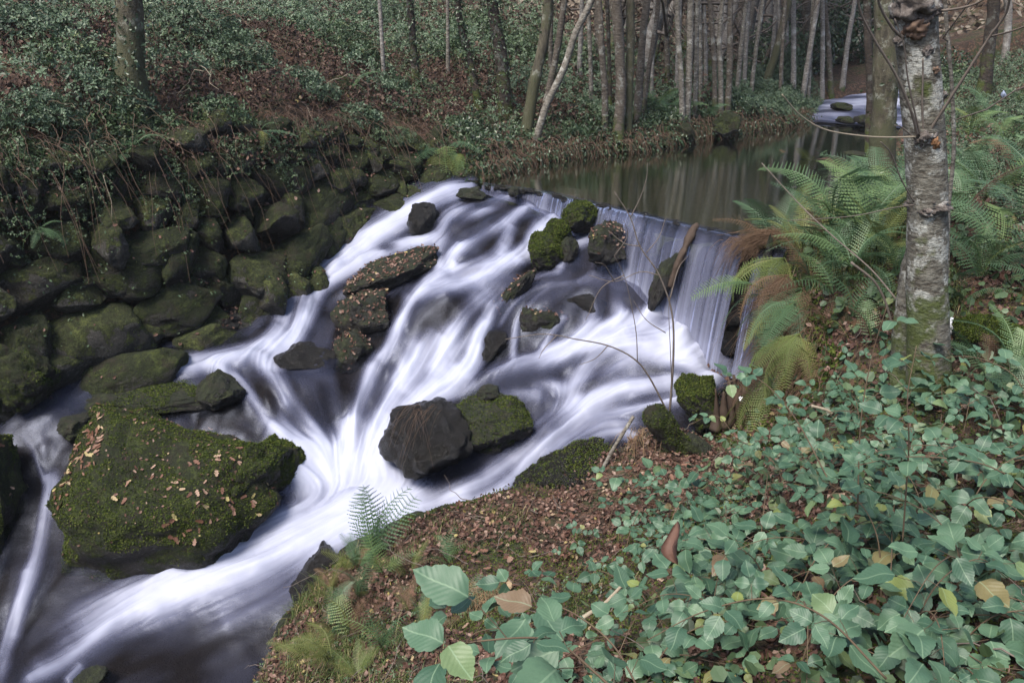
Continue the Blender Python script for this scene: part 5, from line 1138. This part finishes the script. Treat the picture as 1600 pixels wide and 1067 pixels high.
# withered and green fronds hanging down the face of the right bank beside the falls
for i, (x, y, z, m, la) in enumerate([(2.46, 7.7, .0, 'fernyel', 'pale green fern arching down beside the side fall'), (2.40, 7.35, -.05, 'ferndead', 'second withered fern hanging down the bank face'), (2.36, 6.95, -.15, 'fern', 'green fern hanging down the bank face above the stump'),
        (2.30, 6.6, -.3, 'fernyel', 'mossy green drooping fern low on the bank face'), (2.42, 7.55, -.35, 'fern', 'dark green fern midway down the bank face'), (2.26, 6.9, -.75, 'fernyel', 'yellow-green fern skirt at the foot of the bank face'), (2.46, 7.15, -.1, 'fern', 'fresh green fern below the crest of the right bank')]):
    fern(la, x, y, z, 7, .66, mat=m, spread=(60, 190), el=(-62, -15), seed=80 + i, mixin=.15)
# left bank ferns
for i, (u, v, n, l, sp, el, la) in enumerate([(697, 238, 5, .72, (100, 250), (-42, 8), 'long fern drooping over the end of the wall beside the weir'), (720, 245, 4, .6, (100, 250), (-45, 5), 'second fern drooping over the end of the wall'), (680, 250, 4, .5, (100, 250), (-48, 0), 'yellowing fern on the last stones of the wall'),
        (888, 215, 5, .7, (90, 260), (-35, 10), 'fern drooping into the pond below the slender trees'), (1045, 195, 6, .7, (0, 360), (5, 50), 'spreading fern between the dark and the pale tree clusters'), (1035, 214, 5, .5, (60, 300), (-25, 20), 'fern just above the water between the tree clusters'),
        (1105, 195, 5, .6, (0, 360), (10, 50), 'fern beneath the pale cluster of trees'), (1022, 180, 6, .8, (0, 360), (15, 50), 'large fern behind the clusters'), (548, 150, 5, .5, (60, 300), (5, 50), 'fern on the slope above the right part of the wall'), (735, 210, 5, .5, (90, 270), (0, 40), 'fern under the thick ivy tree'),
        (905, 180, 5, .6, (60, 300), (5, 45), 'fern behind the slender pale tree')]):
    fern_px(la, u, v, n, l, spread=sp, el=el, seed=120 + i, dz=.08, mat='fernyel' if 'yellow' in la else 'fern')

# ------------------------------------------------------------------ brambles: cane > leaf
def leaflet(seed):
    rg = np.random.default_rng(seed); n = 9; t = np.linspace(0, 1, n); w = .37 * np.sin(np.pi * t ** .78) ** .8 * (1 - .25 * t) * rg.uniform(.9, 1.12); w[0] = 0; w[-1] = 0
    z = -.14 * t ** 2 + .05 * np.sin(t * 7 + seed); cup = rg.uniform(.03, .14); V, F = [], []
    for s, k in ((-1, 0), (0, 1), (1, 2)):
        for i in range(n): V.append((s * w[i] * (1 + (.07 if i % 2 else -.05)), t[i], z[i] + (cup * w[i] * 2 if s else 0)))
    V = np.array(V); mid = .5 * (V[:n] + V[n:2 * n]); mid2 = .5 * (V[2 * n:] + V[n:2 * n]); mid[:, 2] += .012; mid2[:, 2] += .012
    V = np.vstack([V[:n], mid, V[n:2 * n], mid2, V[2 * n:]])
    for r_ in range(4):
        for i in range(n - 1): a = r_ * n + i; F.append((a, a + n, a + n + 1, a + 1))
    # toothed edge
    Vt, Ft = [], []; o = len(V)
    for e, s in ((0, -1), (4, 1)):
        for i in range(1, n - 2):
            a = e * n + i; p, q = V[a], V[a + 1]; m_ = .35 * p + .65 * q + np.array([s * .022, .012, 0]); Vt.append(m_); Ft.append((a, a + 1, o) if s < 0 else (a + 1, a, o)); o += 1
    return mesh_np('leaf', np.vstack([V, Vt]), [np.array(F), np.array(Ft)], True, mat=MAT['bramble'])
LF = [leaflet(k) for k in range(7)]
NLEAF = 0
def bramble(label, path, nl, size, seed, group='bramble canes of the right foreground', leaves3=True, r=.0038):
    """a cane through world points with stalked three-part leaves"""
    global NLEAF
    rg = np.random.default_rng(seed); C = spline(path, 8 * len(path)); o0 = C[0]; m = len(C); e = empty('bramble', o0); tag(e, label, 'bramble', group); parts = [tube_np(C - o0, np.linspace(r, r * .4, m), 5)]
    T = unit(np.gradient(C, axis=0))
    for k in range(nl):
        f = .12 + .88 * (k + rg.uniform(.2, .8)) / nl; i = min(int(f * (m - 1)), m - 1); s = size * rg.uniform(.55, 1.2) * (1 - .25 * (f > .93))
        side = 1 if k % 2 else -1; az = math.atan2(T[i][1], T[i][0]) + side * rg.uniform(.6, 1.4); d = np.array([math.cos(az), math.sin(az), rg.uniform(.1, .7)]); d /= np.linalg.norm(d); pl = s * rg.uniform(.5, 1.0)
        q = stems(C[i][None], d[None], pl, .1, 5, .1, rg)[0]; parts.append(tube_np(q - o0, np.linspace(.0017, .0011, 5), 3, cap=False)[:2] + ([],))
        head = math.atan2(q[-1][1] - C[i][1], q[-1][0] - C[i][0]); nrm_ = unit(np.array([rg.normal() * .36, rg.normal() * .36 - .2, 1.]))
        for j, (da, sc_, off) in enumerate(((0, 1., .34), (1.35, .82, .07), (-1.35, .82, .07)) if leaves3 and rg.random() < .72 else ((0, 1.05, 0),)):
            h = head + da + rg.normal() * .1; y_ = np.array([math.cos(h), math.sin(h), rg.uniform(-.35, .05)]); n3 = unit(nrm_ + rg.normal(size=3) * .2); y_ = unit(y_ - n3 * (y_ @ n3)); x_ = np.cross(y_, n3)
            M = Matrix(np.array([x_, y_, n3]).T.tolist()); l = link('leaf', LF[rg.integers(0, 7)], e, Vector(q[-1] + y_ * s * off - o0)); l.rotation_euler = M.to_euler(); z_ = s * sc_; l.scale = (z_ * rg.uniform(.9, 1.1), z_, z_); NLEAF += 1
    V, F = join(parts); link('cane', mesh_np('cane', V, F, True, mat=MAT['cane']), e); return e
def cane_px(label, pts, nl, size, seed, **k):
    """pts: (u, v, distance forwards)"""
    return bramble(label, [np.array(PY(*p)) for p in pts], nl, size, seed, **k)
GL = 'leafy bramble cane in the dense tangle of the right foreground'
cane_px('long arching bare-stemmed bramble cane low across the bottom of the tangle', [(1385, 1060, 2.0), (1290, 965, 2.1), (1200, 935, 2.15), (1100, 955, 2.2), (1010, 1000, 2.2)], 9, 0.078, 1)
cane_px('bramble cane reaching left over the litter bank with its biggest leaves at the bottom edge', [(1000, 1120, 1.5), (930, 1050, 1.55), (860, 1000, 1.6), (760, 1000, 1.6), (690, 1015, 1.62)], 7, 0.128, 2)
cane_px('bramble shoot holding two broad leaves over the litter bank', [(1010, 1100, 1.9), (960, 1010, 2.0), (900, 960, 2.1), (850, 940, 2.15)], 4, 0.142, 3)
cane_px('arching cane with dark stem coming in from the right edge below the main tree', [(1640, 800, 3.0), (1560, 735, 3.0), (1480, 716, 3.0), (1400, 715, 3.05), (1330, 730, 3.1)], 10, 0.084, 4)
cane_px('tall upright bramble shoot in front of the main tree with blue-green leaves', [(1340, 800, 3.3), (1345, 660, 3.35), (1362, 560, 3.4), (1385, 480, 3.4)], 7, 0.089, 5)
cane_px('upright bramble shoot whose top leaves stand before the leaf-strewn hollow', [(1410, 850, 3.1), (1420, 700, 3.1), (1418, 620, 3.1), (1432, 540, 3.15)], 7, 0.088, 6)
cane_px('bramble spray over the bank above the stump', [(1300, 760, 3.6), (1240, 650, 3.8), (1180, 590, 3.9), (1130, 600, 3.9)], 8, 0.084, 7)
cane_px('small bramble sprig beside the old stump', [(1200, 760, 5.3), (1160, 700, 5.4), (1120, 650, 5.5), (1075, 665, 5.5)], 5, 0.078, 8)
cane_px('low bramble sprig under the stump', [(1150, 790, 5.0), (1100, 745, 5.1), (1050, 720, 5.2)], 4, 0.078, 9)
rgb = np.random.default_rng(5); sd_ = 20
def tangle(u0, u1, v0, v1, n, hmin, hmax, size, nl, ln, label, group):
    global sd_
    for k in range(n):
        u = rgb.uniform(u0, u1); v = v0 + (v1 - v0) * (k + rgb.random()) / n; g = at(u, v); a = rgb.uniform(-2.6, .6) if rgb.random() < .7 else rgb.uniform(0, 6.3); h = rgb.uniform(hmin, hmax); d = np.array([math.cos(a), math.sin(a), 0]) * ln * rgb.uniform(.7, 1.2)
        P = [g + np.array([0, 0, -.02]), g + d * .2 + np.array([0, 0, h * .75]), g + d * .6 + np.array([0, 0, h]), g + d + np.array([0, 0, h * .7])]
        for q in P[1:]: q[2] = max(q[2], g1(q[0], q[1]) + .06)
        bramble(label, P, nl, size, sd_, group=group); sd_ += 1
tangle(1000, 1600, 1060, 900, 24, .16, .46, .125, 8, .62, GL, 'bramble canes of the right foreground')
tangle(1020, 1620, 930, 760, 26, .14, .40, .112, 8, .7, GL, 'bramble canes of the right foreground')
tangle(1150, 1640, 780, 640, 22, .12, .34, .10, 8, .7, 'leafy bramble cane on the slope below the main tree', 'bramble canes below the main tree')
tangle(930, 1120, 900, 790, 12, .1, .28, .078, 8, .5, GL, 'bramble canes of the right foreground')
tangle(1150, 1320, 760, 600, 14, .1, .3, .08, 8, .5, 'leafy bramble cane on the slope below the main tree', 'bramble canes below the main tree')
tangle(1250, 1640, 660, 590, 9, .10, .26, .078, 7, .7, 'leafy bramble cane on the slope below the main tree', 'bramble canes below the main tree')
tangle(700, 1040, 1150, 1010, 14, .12, .34, .115, 7, .55, 'bramble cane creeping over the lower edge of the litter bank', 'bramble canes at the bottom edge')
tangle(930, 1130, 960, 800, 7, .08, .22, .075, 5, .5, 'bramble cane creeping onto the leaf litter from the tangle', 'bramble canes on the litter')
tangle(1480, 1640, 590, 430, 8, .12, .3, .08, 7, .7, 'bramble cane beside the mossy log right of the main tree', 'bramble canes by the mossy log')
print('bramble leaves', NLEAF)
ORD = 'leftmost second third fourth fifth sixth seventh eighth ninth tenth eleventh twelfth thirteenth fourteenth fifteenth sixteenth seventeenth eighteenth nineteenth twentieth'.split()
ORD += ['twenty-' + w for w in 'first second third fourth fifth sixth seventh eighth ninth'.split()] + ['thirtieth'] + ['thirty-' + w for w in 'first second third fourth fifth sixth seventh eighth ninth'.split()]
def ordinal_labels(group, what):
    os_ = [o for o in COL.objects if o.get('group') == group and o.get('category') and not o['label'].startswith(('long', 'bramble cane reaching', 'bramble shoot', 'arching', 'tall', 'upright', 'bramble spray', 'small', 'low'))]
    os_.sort(key=lambda o: proj(*[np.array(float(c)) for c in o.location])[0]); n = len(os_)
    for i, o in enumerate(os_):
        q = (n - 1 - i); w = ('leftmost of' if i == 0 else 'rightmost of' if q == 0 else (ORD[i] + ' from the left of' if i < n / 2 else ORD[q] + ' from the right of')); o['label'] = w + ' ' + what
ordinal_labels('bramble canes of the right foreground', 'the leafy brambles filling the right foreground'); ordinal_labels('bramble canes below the main tree', 'the brambles on the slope below the main tree')
ordinal_labels('bramble canes at the bottom edge', 'the brambles creeping over the bottom edge'); ordinal_labels('bramble canes on the litter', 'the brambles creeping onto the leaf litter')
ordinal_labels('bramble canes by the mossy log', 'the brambles beside the mossy log'); ordinal_labels('ferns between the weir and the main tree', 'the ferns between weir and main tree'); ordinal_labels('bramble bushes on the far bank', 'the bramble bushes on the slope above the wall'); ordinal_labels('bracken on the right bank crest', 'the fine bracken clumps on the right bank above the brambles'); ordinal_labels('slim stems standing behind the pond bank', 'the slim stems standing behind the pond bank'); ordinal_labels('ferns right of the main tree', 'the green ferns rising right of the main tree')

# ------------------------------------------------------------------ dead wood, stumps, sapling, odd pieces
def stick(name, label, cat, px, Y, w0, w1, mat, rough=.2, bend=0, n=8, twigs=0, seed=1):
    P = np.array([PY(u, v, Y + bend * i / (len(px) - 1)) for i, (u, v) in enumerate(px)]); C = spline(P, len(px) * 6); s = Y / FPX / 2 * 1.08; o = C[0]; parts = [tube_np(C - o, np.linspace(w0 * s, w1 * s, len(C)), n, seed, rough)]
    rg = np.random.default_rng(seed)
    for k in range(twigs):
        i = rg.integers(len(C) // 4, len(C)); S = stems(C[i][None], (unit(C[min(i + 1, len(C) - 1)] - C[i - 1]) + rg.normal(size=3) * .7)[None], rg.uniform(.08, .35), -.05, 6, .5, rg)[0]; parts.append(tube_np(S - o, np.linspace(.0028, .001, 6), 4, cap=False)[:2] + ([],))
    V, F = join(parts); return tag(link(name, mesh_np(name, V, F, True, mat=MAT[mat]), None, o), label, cat)
stick('fallen_branch', 'dark lichened stick propped diagonally over the wet ledge beside the stump', 'branch', [(880, 802), (905, 775), (935, 742), (962, 695), (990, 650)], 6.55, 9, 6, 'bark_pale', .35, .35, 9)
stick('fallen_branch', 'pale broken stick lying in the grass at the bottom of the litter bank', 'branch', [(884, 986), (915, 962), (945, 942), (978, 908)], 3.9, 9, 6, 'twig_pale', .4)
stick('fallen_branch', 'thin pale stick slanting down towards the broken stem', 'branch', [(1190, 255), (1250, 320), (1300, 368), (1360, 420), (1404, 472)], 6.3, 1.4, 2.6, 'twig', .2, -.7)
stick('fallen_branch', 'thin stick running down through the ferns to the hollow', 'branch', [(1330, 410), (1370, 445), (1392, 500), (1400, 560)], 5.7, 4, 3, 'twig', .2)
stick('fallen_branch', 'tiny pale stick under the bramble tops', 'branch', [(1268, 634), (1290, 640), (1300, 646)], 5.2, 5, 5, 'twig_pale', .2)
sap = empty('sapling', PY(1047, 645, 7.0)); tag(sap, 'bare sapling rising from the stump in front of the falls', 'sapling'); Ys = 7.0
def sap_stem(name, px, a, b, bend=0): 
    P = np.array([PY(u, v, Ys + bend * i / (len(px) - 1)) for i, (u, v) in enumerate(px)]); C = spline(P, len(px) * 5); s = Ys / FPX / 2 * .72
    V, F, T = tube_np(C - np.array(sap.location), np.linspace(a * s, b * s, len(C)), 6, 2, .15); link(name, mesh_np(name, V, [F, T], True, mat=MAT['twig']), sap)
sap_stem('stem', [(1046, 650), (1052, 560), (1050, 490), (1030, 430), (1000, 385), (985, 340), (960, 300)], 6, 2); sap_stem('stem', [(1046, 650), (1015, 590), (990, 560), (950, 540), (900, 530), (850, 522), (790, 530)], 5, 1.6, -.2)
for px in [[(1050, 620), (1048, 560), (1045, 480), (1050, 450)], [(996, 566), (994, 520), (985, 470), (975, 430), (960, 400)], [(1030, 430), (1000, 425), (960, 440), (920, 430)], [(1000, 385), (975, 380), (950, 360)], [(985, 340), (1000, 310), (1010, 280), (1012, 255)], [(1040, 520), (1010, 500), (990, 470)], [(950, 540), (930, 560), (905, 570)], [(975, 430), (940, 450), (920, 490), (915, 500)], [(960, 400), (980, 370), (975, 345)], [(1046, 470), (1060, 420), (1075, 400)], [(870, 524), (850, 545), (842, 560)], [(1010, 395), (1030, 370), (1040, 340)], [(960, 440), (945, 415), (930, 410)]]:
    sap_stem('twig', px, 2.6, 1.1, rng.uniform(-.2, .2))
def lump_tube(name, label, cat, px, Y, widths, mat, rough=.3, n=26, seed=1, moss=0):
    P = np.array([PY(u, v, Y[i] if hasattr(Y, '__len__') else Y) for i, (u, v) in enumerate(px)]); C = spline(P, 30); w = np.interp(np.linspace(0, 1, 30), np.linspace(0, 1, len(widths)), widths) * np.mean(Y) / FPX / 2
    w[-3:] *= np.array([.95, .8, .5]); V, F, T = tube_np(C - C[0], w, n, seed, rough); V = V + (fbm(V * 7, 3) * .05 + fbm(V * 22, 3) * .016)[:, None] * unit(V - V.mean(0))
    o = tag(link(name, mesh_np(name, V, [F, T], True, mat=MAT[mat]), None, C[0]), label, cat)
    if moss: p, nn_ = surf_pts(V + C[0], np.vstack([F[:, :3], F[:, [0, 2, 3]]]), moss, -.3); cloud('moss_fur', p, nn_, rng.uniform(.009, .02, len(p)), 'leaf', 'moss', 1.)
    return o
lump_tube('tree_stump', 'gnarled mossy stump with a rounded head leaning over the water', 'stump', [(1068, 730), (1052, 695), (1036, 668), (1014, 640)], [6.85, 6.85, 6.8, 6.75], [84, 50, 40, 44, 40], 'boulder', .5, moss=5000)
for k, px in enumerate(([(1052, 690), (1030, 712), (1012, 735)], [(1056, 690), (1082, 700), (1110, 722)], [(1050, 680), (1058, 720), (1052, 752)])):
    stick('stump_root', ['root of the old stump reaching down to the water', 'root of the old stump running up the bank', 'root of the old stump pointing at the brambles'][k], 'root', px, 6.8, 22, 9, 'boulder', .4, -.1, 10, 0, 50 + k)
lump_tube('mossy_log', 'bright mossy log lying right of the main tree', 'log', [(1490, 522), (1530, 520), (1575, 528), (1650, 545)], [5.7, 5.65, 5.6, 5.5], [44, 50, 50, 46, 44], 'boulder', .2, moss=14000)
lump_tube('driftwood', 'brown piece of driftwood leaning on the lip of the weir', 'driftwood', [(1046, 450), (1062, 405), (1076, 374), (1088, 352)], [8.55, 8.6, 8.72, 8.85], [9, 12, 14, 9], 'wood', .3, seed=4)
for px, la in (([(1148, 600), (1144, 560)], 'dark broken spike'), ([(1128, 612), (1126, 590)], 'short dark spike')): pass
sp = empty('rotten_stump', PY(1132, 655, 7.3)); tag(sp, 'dark rotten jagged stump at the foot of the right bank', 'stump')
for k, (u, v, h, w) in enumerate([(1118, 645, 38, 12), (1128, 640, 28, 14), (1140, 640, 46, 16), (1150, 640, 54, 18), (1160, 646, 40, 14)]):
    C = spline([PY(u, v + 25, 7.3 + .03 * k), PY(u + 2, v, 7.3 + .03 * k), PY(u + rng.uniform(-4, 4), v - h, 7.3 + .03 * k)], 12); V, F, T = tube_np(C - np.array(sp.location), w * 1.35 * 7.5 / FPX / 2 * np.linspace(1.3, .2, 12), 14, k, .8); link('spike', mesh_np('spike', V, [F, T], True, mat=MAT['wood']), sp)
# tuft of dead grass hanging over the right end of the weir
def tuft(label, u, v, Y, n, d, Ln, mat='straw', dr=(.5, 1.2), name='grass_tuft', r=.003, spread=.25):
    c = np.array(PY(u, v, Y)); P = c + rng.normal(size=(n, 3)) * np.array([.09, .05, .02]); D = np.array(d) + rng.normal(size=(n, 3)) * spread; C = stems(P, D, rng.uniform(.5, 1, n) * Ln, rng.uniform(*dr, n), 8, .12)
    return tag(link(name, curves_mesh(name, C - c, r, r * .4, mat), None, c), label, 'grass tuft')
tuft('matted dead grass tuft lying over the right end of the weir', 1216, 366, 8.3, 420, (-1, -.3, -.02), .42, 'deadfern', (.1, .5), spread=.16)
tuft('drooping dead grass at the tip of the weir tuft', 1165, 378, 8.3, 60, (-.5, -.3, .1), .3, 'deadstem', (.8, 1.5))
tuft('straw-coloured grass tuft on the litter bank beside the mossy cushion', 760, 930, 4.9, 160, (0, -.3, .6), .17, 'straw', (.8, 1.6), r=.0018, spread=.5)
tuft('reddish dead stalks standing at the water edge below the tall thin fern', 560, 985, 5.15, 90, (0, .1, 1), .42, 'deadfern', (.0, .5), r=.0024, spread=.28)
tuft('tuft of rusty stalks on the face of the right bank', 1240, 455, 7.6, 170, (-.2, -.4, .1), .42, 'deadfern', (.9, 1.5), r=.0028, spread=.5)
tuft('rusty hanging stalks lower on the right bank face', 1245, 560, 7.0, 170, (-.2, -.4, -.1), .42, 'deadfern', (.9, 1.5), r=.0028, spread=.5)
tuft('green hanging moss strands below the rusty stalks', 1205, 620, 7.0, 260, (-.1, -.3, -.4), .5, 'moss', (.8, 1.3), r=.003, spread=.35)
tuft('dead stalks on the black boulder edge', 655, 640, 7.1, 30, (-.3, -.3, .1), .35, 'deadfern', (.7, 1.4), r=.0015, spread=.2)
tuft('dead stems trailing over the rock under the old stump', 1000, 672, 6.9, 40, (-.1, -.4, .1), .3, 'straw', (.9, 1.5), r=.0016, spread=.25)
# face of the right bank: hanging dead growth (stuff)
n = 1300; yy = rng.uniform(6.2, 7.85, n); P = np.stack([2.50 + rng.normal(size=n) * .09, yy, G(np.full(n, 2.45), yy) + rng.uniform(-.4, .08, n)], -1)
tag(link('hanging_growth', curves_mesh('hanging_growth', stems(P, np.stack([-.5 + rng.normal(size=n) * .5, -.4 + rng.normal(size=n) * .5, rng.uniform(-.4, .5, n)], -1), rng.uniform(.15, .5, n), rng.uniform(.7, 1.4, n), 8, .22), .0024, .001, 'deadfern')), kind='stuff')
n = 7000; yy = rng.uniform(6.1, 8.2, n); xx = 2.2 + rng.uniform(-.28, .3, n); P = np.stack([xx, yy, G(xx, yy) + rng.uniform(0, .08, n)], -1)
cloud('bank_moss', P, np.array([-.6, -.4, .5]), rng.uniform(.02, .05, n), 'leaf', 'moss', .8); cloud('leaf_litter', P[:2600] + .02, np.array([-.6, -.4, .5]), rng.uniform(.03, .06, 2600), 'curl', 'dead', .8)
for i, (u, v, m_, l) in enumerate([(560, 940, 'fern', .42), (640, 900, 'fernyel', .36), (660, 990, 'fern', .36), (520, 985, 'fern', .4), (730, 950, 'thin', .34), (520, 930, 'fernyel', .36), (600, 900, 'thin', .4), (545, 1000, 'thin', .42), (480, 1030, 'fernyel', .34), (640, 960, 'fernyel', .3), (600, 1020, 'thin', .36), (700, 880, 'thin', .3)]):
    fern_px(['broad green', 'short yellowish', 'dark green', 'bushy green', 'fine-leaved', 'yellowing', 'feathery', 'lacy green', 'pale', 'small bright', 'dark lacy', 'little'][i] + ' fern on the mossy left tip of the litter bank', u, v, 6, l, mat=m_, el=(25, 75), seed=300 + i, mixin=.25)
n = 260; q = area(NRB, n); tag(link('fallen_twigs', curves_mesh('fallen_twigs', stems(np.stack([q[:, 0], q[:, 1], G(q[:, 0], q[:, 1]) + .035], -1), np.stack([rng.normal(size=n), rng.normal(size=n), rng.normal(size=n) * .12], -1), rng.uniform(.12, .5, n), .03, 8, .4), .004, .0015, 'twig', 4)), kind='stuff')
# curled dead leaf caught on the brambles
a = np.linspace(0, 1, 10); b2_ = np.linspace(-1, 1, 7); A_, B_ = np.meshgrid(a, b2_); wv = .36 * np.sin(np.pi * A_ ** .8) ** .7
V = np.stack([wv * B_ * np.cos(B_ * 1.1), A_, .30 * (B_ ** 2) * wv * 2 + .16 * np.sin(A_ * 5) + .03 * np.sin(B_ * 9 + A_ * 12)], -1).reshape(-1, 3) - np.array([0, .5, 0])
o = link('dead_leaf', mesh_np('dead_leaf', V * .13, grid_faces(10, 7), True, {'rnd': ('POINT', 'FLOAT', np.full(len(V), .5))}, MAT['dead']), None, PY(1056, 848, 2.3), (R(68), R(-25), R(-40))); tag(o, 'large curled brown dead leaf caught on the bramble tops', 'leaf')
MAT['scrapb'] = m_twig('bluish scrap', (.16, .20, .30), (.30, .33, .40))
def scrap(label, u, v, Y, s, seed, mat='scrap', name='paper_scrap', cat='scrap'):
    V, F = rock_shape(seed, 3, .9, 4, .5); return tag(link(name, mesh_np(name, V * np.array(s), F, True, mat=MAT[mat]), None, PY(u, v, Y)), label, cat)
scrap('small white scrap wedged under the right bank by the jagged stump', 1158, 624, 7.15, (.022, .02, .03), 90)
scrap('ragged whitish tuft of lichen above the mossy log', 1487, 510, 5.9, (.035, .02, .065), 91, name='lichen_tuft', cat='lichen')
scrap('pale bluish scrap among the far ferns near the right edge', 1568, 148, 12.0, (.03, .03, .05), 92, 'scrapb')
